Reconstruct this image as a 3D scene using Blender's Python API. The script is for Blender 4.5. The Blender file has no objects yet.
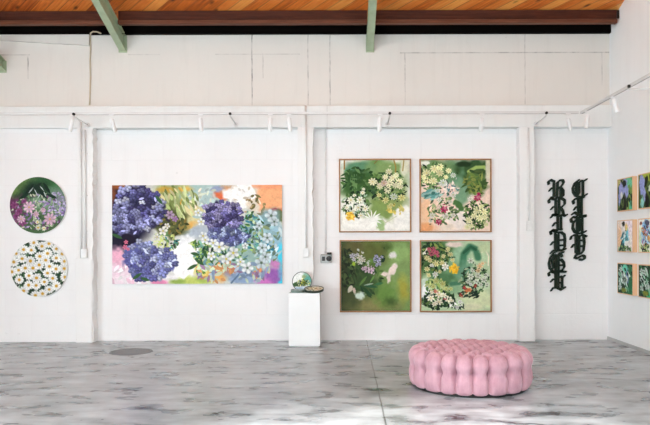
import bpy, bmesh, math, random
import numpy as np
from mathutils import Vector, Matrix

C = bpy.context.scene.collection
PI = math.pi
rng = np.random.default_rng(7)
random.seed(7)

# ------------------------------------------------------------------ camera model
F = 650.0; CX, CY = 344.0, 243.5; EYE = 1.5; ROLL = 0.0026

def P(px, py, Y):
    """photo pixel + distance from the camera -> world point"""
    dx, dy = px - CX, py - CY
    dx, dy = dx - ROLL * dy, dy + ROLL * dx
    return Vector((dx * Y / F, Y, EYE - dy * Y / F))

# room depths
YR, YB, YU = 10.08, 9.91, 10.0       # recessed wall, pilaster/header face, upper wall
XR, XL = 4.09, -7.0                   # right wall, left wall
YF = -2.5                             # front wall (behind the camera)

# ------------------------------------------------------------------ helpers
def lin(c):
    out = []
    for v in c[:3]:
        v = v / 255.0
        out.append(v / 12.92 if v <= 0.04045 else ((v + 0.055) / 1.055) ** 2.4)
    return out

def col4(c): return tuple(lin(c)) + (1.0,)

def tag(o, label=None, cat=None, group=None, kind=None):
    if label: o['label'] = label
    if cat: o['category'] = cat
    if group: o['group'] = group
    if kind: o['kind'] = kind
    return o

def thing(name, loc, label, cat, group=None, rotz=0.0):
    o = bpy.data.objects.new(name, None); C.objects.link(o)
    o.empty_display_size = 0.1
    o.location = loc; o.rotation_euler = (0, 0, rotz)
    return tag(o, label, cat, group)

def obj(name, bm, mat, parent=None, smooth=False, bevel=0.0, local=False):
    """bm is in world space unless local; children get their parent's inverse so they stay put"""
    me = bpy.data.meshes.new(name); bm.normal_update(); bm.to_mesh(me); bm.free()
    me.materials.append(mat)
    if smooth:
        me.polygons.foreach_set('use_smooth', [True] * len(me.polygons))
    o = bpy.data.objects.new(name, me); C.objects.link(o)
    if parent:
        o.parent = parent
        if not local:
            m = Matrix.LocRotScale(parent.location, parent.rotation_euler, None)
            me.transform(m.inverted())
    if bevel:
        b = o.modifiers.new('bevel', 'BEVEL'); b.width = bevel; b.segments = 2; b.limit_method = 'ANGLE'
    return o

def sub(o, part):
    """make o a sub-part of a part that sits at its thing's own frame"""
    o.parent = part
    return o

def struct(name, bm, mat, bevel=0.0):
    return tag(obj(name, bm, mat, bevel=bevel), kind='structure')

def box(x0, x1, y0, y1, z0, z1, bm=None):
    bm = bm or bmesh.new()
    v = [bm.verts.new(p) for p in ((x0,y0,z0),(x1,y0,z0),(x1,y1,z0),(x0,y1,z0),(x0,y0,z1),(x1,y0,z1),(x1,y1,z1),(x0,y1,z1))]
    for f in ((3,2,1,0),(4,5,6,7),(0,1,5,4),(1,2,6,5),(2,3,7,6),(3,0,4,7)):
        bm.faces.new([v[i] for i in f])
    return bm

def prism(pts_a, pts_b, bm=None):
    """solid between two matching outlines"""
    bm = bm or bmesh.new()
    a = [bm.verts.new(p) for p in pts_a]; b = [bm.verts.new(p) for p in pts_b]
    n = len(a)
    bm.faces.new(a[::-1]); bm.faces.new(b)
    for i in range(n):
        bm.faces.new((a[i], a[(i+1) % n], b[(i+1) % n], b[i]))
    bmesh.ops.recalc_face_normals(bm, faces=bm.faces)
    return bm

def tube(pts, r, seg=12, bm=None, caps=True):
    bm = bm or bmesh.new()
    pts = [Vector(p) for p in pts]
    rings = []
    up = None
    for i, p in enumerate(pts):
        d = (pts[min(i+1, len(pts)-1)] - pts[max(i-1, 0)]).normalized()
        if up is None:
            up = Vector((0, 0, 1)) if abs(d.z) < 0.9 else Vector((0, 1, 0))
        s = d.cross(up).normalized(); u = s.cross(d).normalized(); up = u
        rr = r[i] if isinstance(r, (list, tuple)) else r
        rings.append([bm.verts.new(p + s * math.cos(a) * rr + u * math.sin(a) * rr) for a in [2*PI*k/seg for k in range(seg)]])
    for a, b in zip(rings, rings[1:]):
        for k in range(seg):
            bm.faces.new((a[k], a[(k+1) % seg], b[(k+1) % seg], b[k]))
    if caps:
        bm.faces.new(rings[0][::-1]); bm.faces.new(rings[-1])
    bmesh.ops.recalc_face_normals(bm, faces=bm.faces)
    return bm

def lathe(prof, seg=48, bm=None, mat=None):
    """prof: list of (r, z); about the Z axis; mat: Matrix applied"""
    bm = bm or bmesh.new()
    rings = []
    for r, z in prof:
        if r < 1e-6:
            rings.append([bm.verts.new((0, 0, z))])
        else:
            rings.append([bm.verts.new((r*math.cos(2*PI*k/seg), r*math.sin(2*PI*k/seg), z)) for k in range(seg)])
    for a, b in zip(rings, rings[1:]):
        for k in range(seg):
            k2 = (k+1) % seg
            if len(a) == 1 and len(b) == 1: continue
            if len(a) == 1: bm.faces.new((a[0], b[k], b[k2]))
            elif len(b) == 1: bm.faces.new((a[k], a[k2], b[0]))
            else: bm.faces.new((a[k], a[k2], b[k2], b[k]))
    bmesh.ops.recalc_face_normals(bm, faces=bm.faces)
    if mat is not None: bmesh.ops.transform(bm, matrix=mat, verts=bm.verts)
    return bm

# ------------------------------------------------------------------ materials
def new_mat(name):
    m = bpy.data.materials.new(name); m.use_nodes = True
    nt = m.node_tree; nt.nodes.clear()
    out = nt.nodes.new('ShaderNodeOutputMaterial'); b = nt.nodes.new('ShaderNodeBsdfPrincipled')
    nt.links.new(b.outputs[0], out.inputs[0])
    return m, nt, b

class G:
    """tiny node-graph helper"""
    def __init__(s, nt): s.nt = nt
    def n(s, t, **kw):
        x = s.nt.nodes.new(t)
        for k, v in kw.items(): setattr(x, k, v)
        return x
    def l(s, a, b): s.nt.links.new(a, b)
    def setin(s, node, i, v):
        if hasattr(v, 'node'): s.l(v, node.inputs[i])
        else: node.inputs[i].default_value = v
    def math(s, op, a, b=0.0, c=0.0, clamp=False):
        x = s.n('ShaderNodeMath', operation=op); x.use_clamp = clamp
        s.setin(x, 0, a); s.setin(x, 1, b)
        if op in ('MULTIPLY_ADD', 'SMOOTH_MIN', 'COMPARE'): s.setin(x, 2, c)
        return x.outputs[0]
    def map(s, v, a, b, c=0.0, d=1.0, smooth=False):
        x = s.n('ShaderNodeMapRange'); x.interpolation_type = 'SMOOTHSTEP' if smooth else 'LINEAR'
        s.setin(x, 0, v); s.setin(x, 1, a); s.setin(x, 2, b); s.setin(x, 3, c); s.setin(x, 4, d)
        return x.outputs[0]
    def mix(s, f, a, b, mode='MIX'):
        x = s.n('ShaderNodeMix', data_type='RGBA', blend_type=mode)
        s.setin(x, 0, f); s.setin(x, 6, a); s.setin(x, 7, b)
        return x.outputs[2]
    def noise(s, vec, scale, detail=4, rough=0.55, dist=0.0):
        x = s.n('ShaderNodeTexNoise'); x.inputs['Scale'].default_value = scale
        x.inputs['Detail'].default_value = detail; x.inputs['Roughness'].default_value = rough
        x.inputs['Distortion'].default_value = dist
        if vec is not None: s.l(vec, x.inputs['Vector'])
        return x.outputs[0]
    def mapping(s, vec, scale=(1,1,1), rot=(0,0,0), loc=(0,0,0)):
        x = s.n('ShaderNodeMapping'); s.l(vec, x.inputs[0])
        x.inputs['Scale'].default_value = scale; x.inputs['Rotation'].default_value = rot; x.inputs['Location'].default_value = loc
        return x.outputs[0]
    def obj(s): return s.n('ShaderNodeTexCoord').outputs['Object']
    def sep(s, v):
        x = s.n('ShaderNodeSeparateXYZ'); s.l(v, x.inputs[0]); return x.outputs
    def bump(s, h, strength, dist, b):
        x = s.n('ShaderNodeBump'); x.inputs['Strength'].default_value = strength; x.inputs['Distance'].default_value = dist
        s.l(h, x.inputs['Height']); s.l(x.outputs[0], b.inputs['Normal'])

def plain(name, c, rough=0.5, metal=0.0, var=0.06, scale=8.0, bump=0.0, spec=0.5):
    m, nt, b = new_mat(name); g = G(nt)
    n = g.noise(g.obj(), scale, 3)
    dark = [v * (1 - var * 2) for v in lin(c)] + [1]; light = [min(1, v * (1 + var)) for v in lin(c)] + [1]
    g.l(g.mix(g.map(n, 0.3, 0.7), tuple(dark), tuple(light)), b.inputs['Base Color'])
    b.inputs['Roughness'].default_value = rough; b.inputs['Metallic'].default_value = metal
    b.inputs['Specular IOR Level'].default_value = spec
    if bump: g.bump(g.noise(g.obj(), scale * 12, 4), bump, 0.005, b)
    return m

def line_mask(g, coord, at, half, soft):
    return g.map(g.math('ABSOLUTE', g.math('SUBTRACT', coord, at)), half, half + soft, 1.0, 0.0)

def wall_mat(name, c, seams=(), hseams=(), block=False, dirt=0.5, bump=0.35):
    """painted concrete / block wall; seams: (x, z0, z1, strength) thin cracks"""
    m, nt, b = new_mat(name); g = G(nt)
    o = g.obj(); x, y, z = g.sep(o)
    big = g.noise(o, 0.7, 5, 0.6)
    col = g.mix(g.map(big, 0.3, 0.75), tuple(v * 0.94 for v in lin(c)) + (1,), col4(c))
    st = g.noise(g.mapping(o, (3.0, 3.0, 0.25)), 2.0, 5, 0.65)      # runs and brush marks
    col = g.mix(g.map(st, 0.52, 0.8, 0, 0.22 * dirt), col, col4((178, 170, 160)))
    sp = g.noise(o, 11.0, 3, 0.5)
    gate = g.noise(o, 1.3, 3, 0.5)
    spot = g.math('MULTIPLY', g.map(sp, 0.735, 0.76, 0, 1), g.map(gate, 0.5, 0.6, 0, 1))
    col = g.mix(g.math('MULTIPLY', spot, 0.45 * dirt), col, col4((120, 112, 102)))
    wob = g.math('MULTIPLY', g.math('SUBTRACT', g.noise(g.mapping(o, (0, 0, 1)), 3.0, 3), 0.5), 0.03)
    brk = g.noise(o, 5.0, 4, 0.7)
    hgt = g.math('MULTIPLY', g.noise(o, 30.0, 5, 0.6), 0.5)
    hgt = g.math('ADD', hgt, g.math('MULTIPLY', g.noise(o, 4.0, 4, 0.6), 0.8))
    for (at, z0, z1, k) in seams:
        xx = g.math('ADD', x, wob)
        mk = line_mask(g, xx, at, 0.004, 0.007)
        mk = g.math('MULTIPLY', mk, g.math('MULTIPLY', g.math('GREATER_THAN', z, z0), g.math('LESS_THAN', z, z1)))
        mk = g.math('MULTIPLY', mk, g.map(brk, 0.42, 0.6, 0.25, 1.0))
        col = g.mix(g.math('MULTIPLY', mk, k), col, col4((92, 84, 78)))
    for (at, x0, x1, k) in hseams:
        mk = line_mask(g, z, at, 0.004, 0.008)
        mk = g.math('MULTIPLY', mk, g.math('MULTIPLY', g.math('GREATER_THAN', x, x0), g.math('LESS_THAN', x, x1)))
        mk = g.math('MULTIPLY', mk, g.map(brk, 0.42, 0.6, 0.3, 1.0))
        col = g.mix(g.math('MULTIPLY', mk, k), col, col4((105, 98, 92)))
    if block:
        br = g.n('ShaderNodeTexBrick')
        g.l(g.mapping(o, (1, 1, 1), (PI/2, 0, 0)), br.inputs['Vector'])
        br.inputs['Scale'].default_value = 1.0; br.inputs['Brick Width'].default_value = 0.8; br.inputs['Row Height'].default_value = 0.4
        br.inputs['Mortar Size'].default_value = 0.006; br.inputs['Mortar Smooth'].default_value = 0.6
        hgt = g.math('SUBTRACT', hgt, g.math('MULTIPLY', br.outputs['Fac'], 0.5))
        col = g.mix(g.math('MULTIPLY', br.outputs['Fac'], 0.05), col, col4((170, 165, 160)))
    g.l(col, b.inputs['Base Color'])
    b.inputs['Roughness'].default_value = 0.75; b.inputs['Specular IOR Level'].default_value = 0.25
    g.bump(hgt, bump, 0.012, b)
    return m

def U(px, Y=YU): return P(px, 70, Y).x
def Z(py, Y=YU, px=344): return P(px, py, Y).z

M = {}
M['lower'] = wall_mat('white painted block', (243, 241, 240), block=True, dirt=0.35)
M['pil'] = wall_mat('white painted concrete', (242, 240, 238), dirt=0.5, bump=0.5,
                    hseams=[(Z(334, YB), -7, 5, 0.0)])
M['header'] = wall_mat('header concrete', (237, 238, 236), dirt=0.6, bump=0.4,
                       seams=[(U(306, YB), 3.2, 4, .4), (U(327, YB), 3.2, 4, .4)])
zt, zl = Z(33), Z(105)
M['upper'] = wall_mat('warm white plaster', (227, 222, 215), dirt=0.8, bump=0.3,
    seams=[(U(252), zl, zt, .9), (U(308), zl, zt, .55), (U(330), zl, zt, .6), (U(405), Z(105), Z(53), .5), (U(525), zl, zt, .35),
           (U(28), Z(78), Z(55), .7), (U(263), Z(78), Z(53), .35), (U(602), Z(86), Z(53), .35)],
    hseams=[(Z(53), U(400), 4.1, .55), (Z(54), U(215), U(300), .25), (Z(54), U(0), U(30), .4), (Z(54), U(128), U(160), .25)])
M['right'] = wall_mat('right white plaster', (247, 248, 248), dirt=0.25, bump=0.2)

def floor_mat():
    m, nt, b = new_mat('polished concrete'); g = G(nt)
    o = g.obj(); x, y, z = g.sep(o)
    a = g.noise(g.mapping(o, (1.0, 1.5, 1)), 0.9, 6, 0.62, 0.5)
    s1 = g.noise(g.mapping(o, (0.95, 1.7, 1), (0, 0, 0.12)), 2.5, 3, 0.5, 0.2)
    s2 = g.noise(g.mapping(o, (2.2, 6.0, 1), (0, 0, -0.06), (3, 1, 0)), 1.2, 4, 0.55, 0.2)
    s3 = g.noise(g.mapping(o, (9, 3.0, 1), (0, 0, 0.3), (7, 4, 0)), 1.0, 4, 0.6)
    v = g.math('ADD', g.math('MULTIPLY', a, 0.55), g.math('ADD', g.math('MULTIPLY', s1, 1.1), g.math('MULTIPLY', s2, 0.7)))
    v = g.math('ADD', v, g.math('MULTIPLY', s3, 0.22))
    r = g.n('ShaderNodeValToRGB'); e = r.color_ramp.elements
    e[0].position = 0.0; e[0].color = col4((46, 50, 53)); e[1].position = 1.0; e[1].color = col4((190, 197, 201))
    e2 = r.color_ramp.elements.new(0.36); e2.color = col4((138, 144, 148))
    g.l(g.map(v, 0.98, 1.56), r.inputs[0])
    c = r.outputs[0]
    j = line_mask(g, g.math('ADD', x, g.math('MULTIPLY', g.math('SUBTRACT', g.noise(o, 2.5, 3), 0.5), 0.02)), 0.345, 0.004, 0.006)
    c = g.mix(g.math('MULTIPLY', j, 0.75), c, col4((52, 52, 54)))
    d = g.math('ADD', g.math('MULTIPLY', x, 0.72), g.math('MULTIPLY', y, -1.0))
    j2 = line_mask(g, d, -12.4, 0.004, 0.008)
    j2 = g.math('MULTIPLY', j2, g.math('LESS_THAN', x, -2.9))
    c = g.mix(g.math('MULTIPLY', j2, 0.35), c, col4((80, 80, 82)))
    sp = g.map(g.noise(o, 9.0, 2), 0.77, 0.79, 0, 0.7)
    c = g.mix(sp, c, col4((50, 50, 50)))
    g.l(c, b.inputs['Base Color'])
    g.l(g.map(s1, 0.3, 0.7, 0.24, 0.36), b.inputs['Roughness'])
    b.inputs['Specular IOR Level'].default_value = 0.6
    g.bump(g.noise(o, 1.6, 2, 0.4), 0.08, 0.004, b)
    return m
M['floor'] = floor_mat()

def board_mat():
    """diagonal varnished pine boards"""
    m, nt, b = new_mat('varnished diagonal boards'); g = G(nt)
    o = g.obj(); r = g.mapping(o, (1, 1, 1), (0, 0, math.radians(42)))
    x, y, z = g.sep(r)
    i = g.math('FLOOR', g.math('DIVIDE', y, 0.14)); f = g.math('FRACT', g.math('DIVIDE', y, 0.14))
    wn = g.n('ShaderNodeTexWhiteNoise', noise_dimensions='1D'); g.l(i, wn.inputs['W'])
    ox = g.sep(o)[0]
    gr = g.noise(g.mapping(r, (1.2, 26, 1)), 2.0, 5, 0.6, 1.0)
    v = g.math('ADD', g.math('MULTIPLY', wn.outputs['Value'], 0.45), g.math('MULTIPLY', gr, 0.75))
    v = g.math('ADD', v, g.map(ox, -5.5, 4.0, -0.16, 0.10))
    ramp = g.n('ShaderNodeValToRGB'); e = ramp.color_ramp.elements
    e[0].position = 0.22; e[0].color = col4((136, 56, 20)); e[1].position = 0.95; e[1].color = col4((250, 178, 92))
    k = e.new(0.5); k.color = col4((222, 118, 46))
    g.l(v, ramp.inputs[0]); c = ramp.outputs[0]
    vo = g.n('ShaderNodeTexVoronoi'); g.l(g.mapping(r, (2.2, 5, 1)), vo.inputs['Vector']); vo.inputs['Scale'].default_value = 1.0
    c = g.mix(g.map(vo.outputs['Distance'], 0.05, 0.16, 0.9, 0.0), c, col4((70, 28, 10)))
    gap = g.math('ADD', g.map(f, 0.0, 0.05, 1, 0), g.map(f, 0.95, 1.0, 0, 1), clamp=True)
    c = g.mix(g.math('MULTIPLY', gap, 0.75), c, col4((50, 20, 8)))
    g.l(c, b.inputs['Base Color']); b.inputs['Roughness'].default_value = 0.4
    g.bump(g.math('SUBTRACT', g.math('MULTIPLY', gr, 0.2), gap), 0.4, 0.006, b)
    return m
M['boards'] = board_mat()

def wood_mat(name, c1, c2, axis=0, rough=0.5, spec=0.4):
    m, nt, b = new_mat(name); g = G(nt)
    sc = [14, 14, 14]; sc[axis] = 1.0
    n = g.noise(g.mapping(g.obj(), tuple(sc)), 2.5, 5, 0.6, 0.6)
    g.l(g.mix(g.map(n, 0.3, 0.7), col4(c1), col4(c2)), b.inputs['Base Color'])
    b.inputs['Roughness'].default_value = rough; b.inputs['Specular IOR Level'].default_value = spec
    g.bump(n, 0.2, 0.003, b)
    return m
M['beam'] = wood_mat('dark red brown beam', (54, 24, 15), (86, 44, 29), 0, 0.55, 0.2)
M['beamlow'] = wood_mat('brown lower board', (84, 48, 34), (116, 70, 50), 0, 0.55, 0.2)
M['plate'] = wood_mat('painted gap shade', (7, 5, 4), (14, 10, 8), 0, 0.95, 0.05)  # near-black colour stands in for shade between the beam and the wall top
M['green'] = plain('sage green painted steel', (168, 182, 150), 0.4, 0, 0.08, 5)
M['frame'] = wood_mat('oak frame', (160, 112, 70), (190, 140, 94), 0, 0.5)
M['pine'] = wood_mat('pale pine panel', (222, 174, 132), (238, 200, 162), 2, 0.55)
M['stretch'] = plain('stretcher timber', (205, 185, 155), 0.7)
M['canvas_edge'] = plain('primed canvas', (236, 234, 230), 0.8)
M['track'] = plain('white track', (216, 214, 212), 0.4, 0, 0.02)
M['trackslot'] = plain('grey track slot', (150, 146, 143), 0.4, 0, 0.03)
M['lamp'] = plain('white lamp enamel', (236, 235, 234), 0.35, 0, 0.02)
M['lens'] = plain('lamp lens', (190, 188, 184), 0.15, 0, 0.02)
M['dark'] = plain('dark steel', (42, 40, 38), 0.4, 0.6)
M['pipe'] = plain('painted conduit', (236, 234, 232), 0.4, 0, 0.04)
M['boxw'] = plain('white plastic box', (234, 233, 231), 0.35, 0, 0.03)
M['boxg'] = plain('grey metal box', (172, 173, 170), 0.4, 0.3, 0.08)
M['black'] = plain('black rubber', (22, 22, 23), 0.45)
M['cable'] = plain('beige cable', (206, 190, 164), 0.6)
M['plinth'] = plain('white painted plinth', (240, 240, 239), 0.5, 0, 0.015, 3)
M['hatch'] = plain('grey cover plate', (124, 126, 127), 0.6, 0.0, 0.1, 6)
M['rim'] = plain('dark green rim', (40, 54, 42), 0.35, 0, 0.15)
M['rimlight'] = plain('grey green rim', (120, 140, 132), 0.35, 0, 0.15)
M['sign'] = plain('dark green lettering', (20, 36, 24), 0.5, 0, 0.15, 10, spec=0.25)
M['base'] = plain('black ottoman base', (24, 22, 22), 0.6)
M['skirting'] = plain('grey skirting', (182, 182, 181), 0.5, 0, 0.06)
M['front'] = wall_mat('front plaster', (240, 238, 236), dirt=0.2)

def velvet():
    m, nt, b = new_mat('pink velvet'); g = G(nt)
    o = g.obj()
    n = g.noise(o, 7.0, 5, 0.65); n2 = g.noise(g.mapping(o, (60, 60, 6)), 1.0, 3)
    c = g.mix(g.map(n, 0.3, 0.7), col4((182, 134, 147)), col4((206, 162, 173)))
    c = g.mix(g.map(n2, 0.4, 0.8, 0, 0.25), c, col4((226, 186, 198)))
    g.l(c, b.inputs['Base Color']); b.inputs['Roughness'].default_value = 0.8
    b.inputs['Specular IOR Level'].default_value = 0.2
    b.inputs['Sheen Weight'].default_value = 0.6; b.inputs['Sheen Roughness'].default_value = 0.35
    b.inputs['Sheen Tint'].default_value = col4((255, 225, 235))
    g.bump(g.noise(o, 180, 2), 0.1, 0.002, b)
    return m
M['velvet'] = velvet()

def paint_mat():
    m, nt, b = new_mat('oil paint'); g = G(nt)
    a = g.n('ShaderNodeAttribute', attribute_name='paint')
    g.l(a.outputs['Color'], b.inputs['Base Color'])
    b.inputs['Roughness'].default_value = 0.6; b.inputs['Specular IOR Level'].default_value = 0.12
    g.bump(g.noise(g.obj(), 60, 3), 0.15, 0.003, b)
    return m
M['paint'] = paint_mat()

# ------------------------------------------------------------------ setting
struct('floor', box(XL - 0.2, XR + 0.2, YF - 3, 10.6, -0.15, 0), M['floor'])
# back wall: recessed lower field, header band, three pilasters, upper wall
zh0, zh1 = Z(127.3, YB), Z(105.6, YB)
struct('wall_back', box(XL, XR, YR, YR + 0.25, 0, zh1), M['lower'])
struct('trim_1', box(XL, XR, YB, YR, zh0, zh1), M['header'], 0.006)          # header band
def pilaster(n, px0, px1, rough_side=True):
    x0, x1 = P(px0, 230, YB).x, P(px1, 230, YB).x
    bm = bmesh.new()
    nz = 46; zs = [zh0 * k / nz for k in range(nz + 1)]
    prev = None
    for k, zz in enumerate(zs):                                               # ragged plaster arrises
        j1 = random.gauss(0, 0.006) + 0.010 * math.sin(k * 0.9) * (1 if zz < 1.45 else 0.3)
        j0 = random.gauss(0, 0.003)
        r = [bm.verts.new(p) for p in ((x0 + j0, YR, zz), (x0 + j0, YB, zz), (x1 + j1, YB, zz), (x1 + j1, YR, zz))]
        if prev:
            for a in range(4):
                bm.faces.new((prev[a], prev[(a+1) % 4], r[(a+1) % 4], r[a]))
        else:
            bm.faces.new(r[::-1])
        prev = r
    bm.faces.new(prev)
    bmesh.ops.recalc_face_normals(bm, faces=bm.faces)
    return struct('trim_%d' % n, bm, M['pil'], 0.004)
YLB = 9.975                          # the left bay is only shallowly recessed
struct('trim_8', box(XL, P(77.5, 230, YB).x, YLB, YR, 0, zh0), M['lower'])
pilaster(2, 77.5, 93)
pilaster(3, 298, 313)
pilaster(4, 519.5, 534.5)
struct('wall_back_upper', box(XL, XR, YU, YU + 0.25, zh1, zt), M['upper'])
# tapering plaster lip at top left of the upper wall
a0, a1, a2, a3 = P(-40, 35, YU), P(90, 35, YU), P(90, 46.2, YU), P(-40, 38.5, YU)
fr = [(p.x, YU - 0.045, p.z) for p in (a0, a1, a2, a3)]; bk = [(p.x, YU, p.z) for p in (a0, a1, a2, a3)]
struct('trim_5', prism(fr, bk), M['upper'])
# side, front walls
struct('wall_right', box(XR, XR + 0.2, YF, 10.4, 0, 8.5), M['right'])
lb = box(XL - 0.2, XL, YF, -2.0, 0, 8.5); box(XL - 0.2, XL, 5.2, 10.4, 0, 8.5, lb)
box(XL - 0.2, XL, -2.0, 5.2, 4.2, 8.5, lb); box(XL - 0.2, XL, -2.0, 5.2, 0, 0.3, lb)          # wide opening added out of frame on the left to light the right wall
struct('wall_left', lb, M['front'])
OX0, OX1, OZ = -6.4, -0.4, 3.2
fb = box(XL, OX0, YF - 0.2, YF, 0, OZ); box(OX1, XR, YF - 0.2, YF, 0, OZ, fb); box(XL, XR, YF - 0.2, YF, OZ, 8.5, fb)
struct('wall_front', fb, M['front'])
struct('baseboard_right', box(XR - 0.012, XR, YF, YR, 0, 0.05), M['skirting'])
# roof: two slopes of boards with the ridge over the middle of the room
SL = 0.33
zr = lambda y: 4.978 + SL * (9.62 - y)
YRG = 4.0; zf = lambda y: zr(YRG) - SL * (YRG - y)
SKX0, SKX1, SKY0, SKY1 = -1.4, 1.6, 0.3, 2.68      # unseen opening added in the front slope for top light and the sun patch
zroof = lambda y: zr(y) if y >= YRG else zf(y)
cb_ = bmesh.new()
def slab(x0, x1, ys):
    o = [(y, zroof(y)) for y in ys]; o += [(y, z + 0.06) for y, z in o[::-1]]
    prism([(x0, y, z) for y, z in o], [(x1, y, z) for y, z in o], cb_)
slab(XL - 0.2, XR + 0.2, [10.45, YRG, SKY1])
slab(XL - 0.2, SKX0, [SKY1, SKY0]); slab(SKX1, XR + 0.2, [SKY1, SKY0])
slab(XL - 0.2, -6.0, [SKY0, -2.4]); slab(3.5, XR + 0.2, [SKY0, -2.4])                # second, wider unseen opening added for more light from above
slab(XL - 0.2, XR + 0.2, [-2.4, YF - 0.4])
struct('ceiling', cb_, M['boards'])
struct('trim_6', box(XL, XR, YU - 0.07, YU - 0.005, Z(33.2, YU - 0.07), zr(YU - 0.005) - 0.004), M['plate'])    # black board painted as the dark shade in the gap above the wall

# ------------------------------------------------------------------ roof steel and timber
def rafter(px, py, label, length=6.0, hv=0.250):
    """green I-section sloping up from the back wall; (px, py) = foot of its lower flange at the wall"""
    p = P(px, py, YU); hw = 0.052; t = 0.014
    root = thing('roof_rafter', (p.x, YU, p.z), label, 'beam', 'green steel roof rafters')
    y1 = YU - length
    def bar(x0, x1, o0, o1, name):
        a = [(p.x+x0, YU, p.z+o0), (p.x+x1, YU, p.z+o0), (p.x+x1, YU, p.z+o1), (p.x+x0, YU, p.z+o1)]
        b = [(x, y1, z + SL * length) for x, y, z in a]
        return obj(name, prism(a, b), M['green'], root, bevel=0.002)
    bar(-hw, hw, 0, t, 'lower_flange'); bar(-0.005, 0.005, t, hv - t, 'web'); bar(-hw, hw, hv - t, hv, 'upper_flange')
    # wall plate with two bolts
    pl = obj('end_plate', box(p.x - hw - .012, p.x + hw + .012, YU - 0.012, YU, p.z - 0.015, p.z + hv), M['green'], root)
    return root
r1 = rafter(123, 51.8, 'sage green steel roof beam at upper left, slanting, with the side of its web showing')
r2 = rafter(370, 51.5, 'sage green steel roof beam above the four framed floral paintings')
r0 = rafter(2.5, 72, 'short green beam end poking in at the far left edge below the roof', 1.2, 0.17)
def purlin(x0, x1, label):
    root = thing('roof_beam', ((x0 + x1) / 2, 9.68, 4.755), label, 'beam', 'dark brown beams along the wall top')
    obj('upper_board', box(x0, x1, 9.63, 9.68, 4.822, 4.955), M['beam'], root, bevel=0.004)
    obj('lower_board', box(x0, x1, 9.60, 9.69, 4.752, 4.810), M['beamlow'], root, bevel=0.006)
    return root
g_ = 0.056
purlin(XL + 0.02, r1.location.x - g_, 'dark brown beam along the wall top, left of the first green rafter')
purlin(r1.location.x + g_, r2.location.x - g_, 'dark brown beam along the wall top between the two long green rafters')
pr = purlin(r2.location.x + g_, 4.05, 'dark brown beam along the wall top, ending at the white right wall')
obj('end_bracket', box(4.052, 4.088, 9.63, 9.66, 4.83, 4.95), M['dark'], pr)

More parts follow.
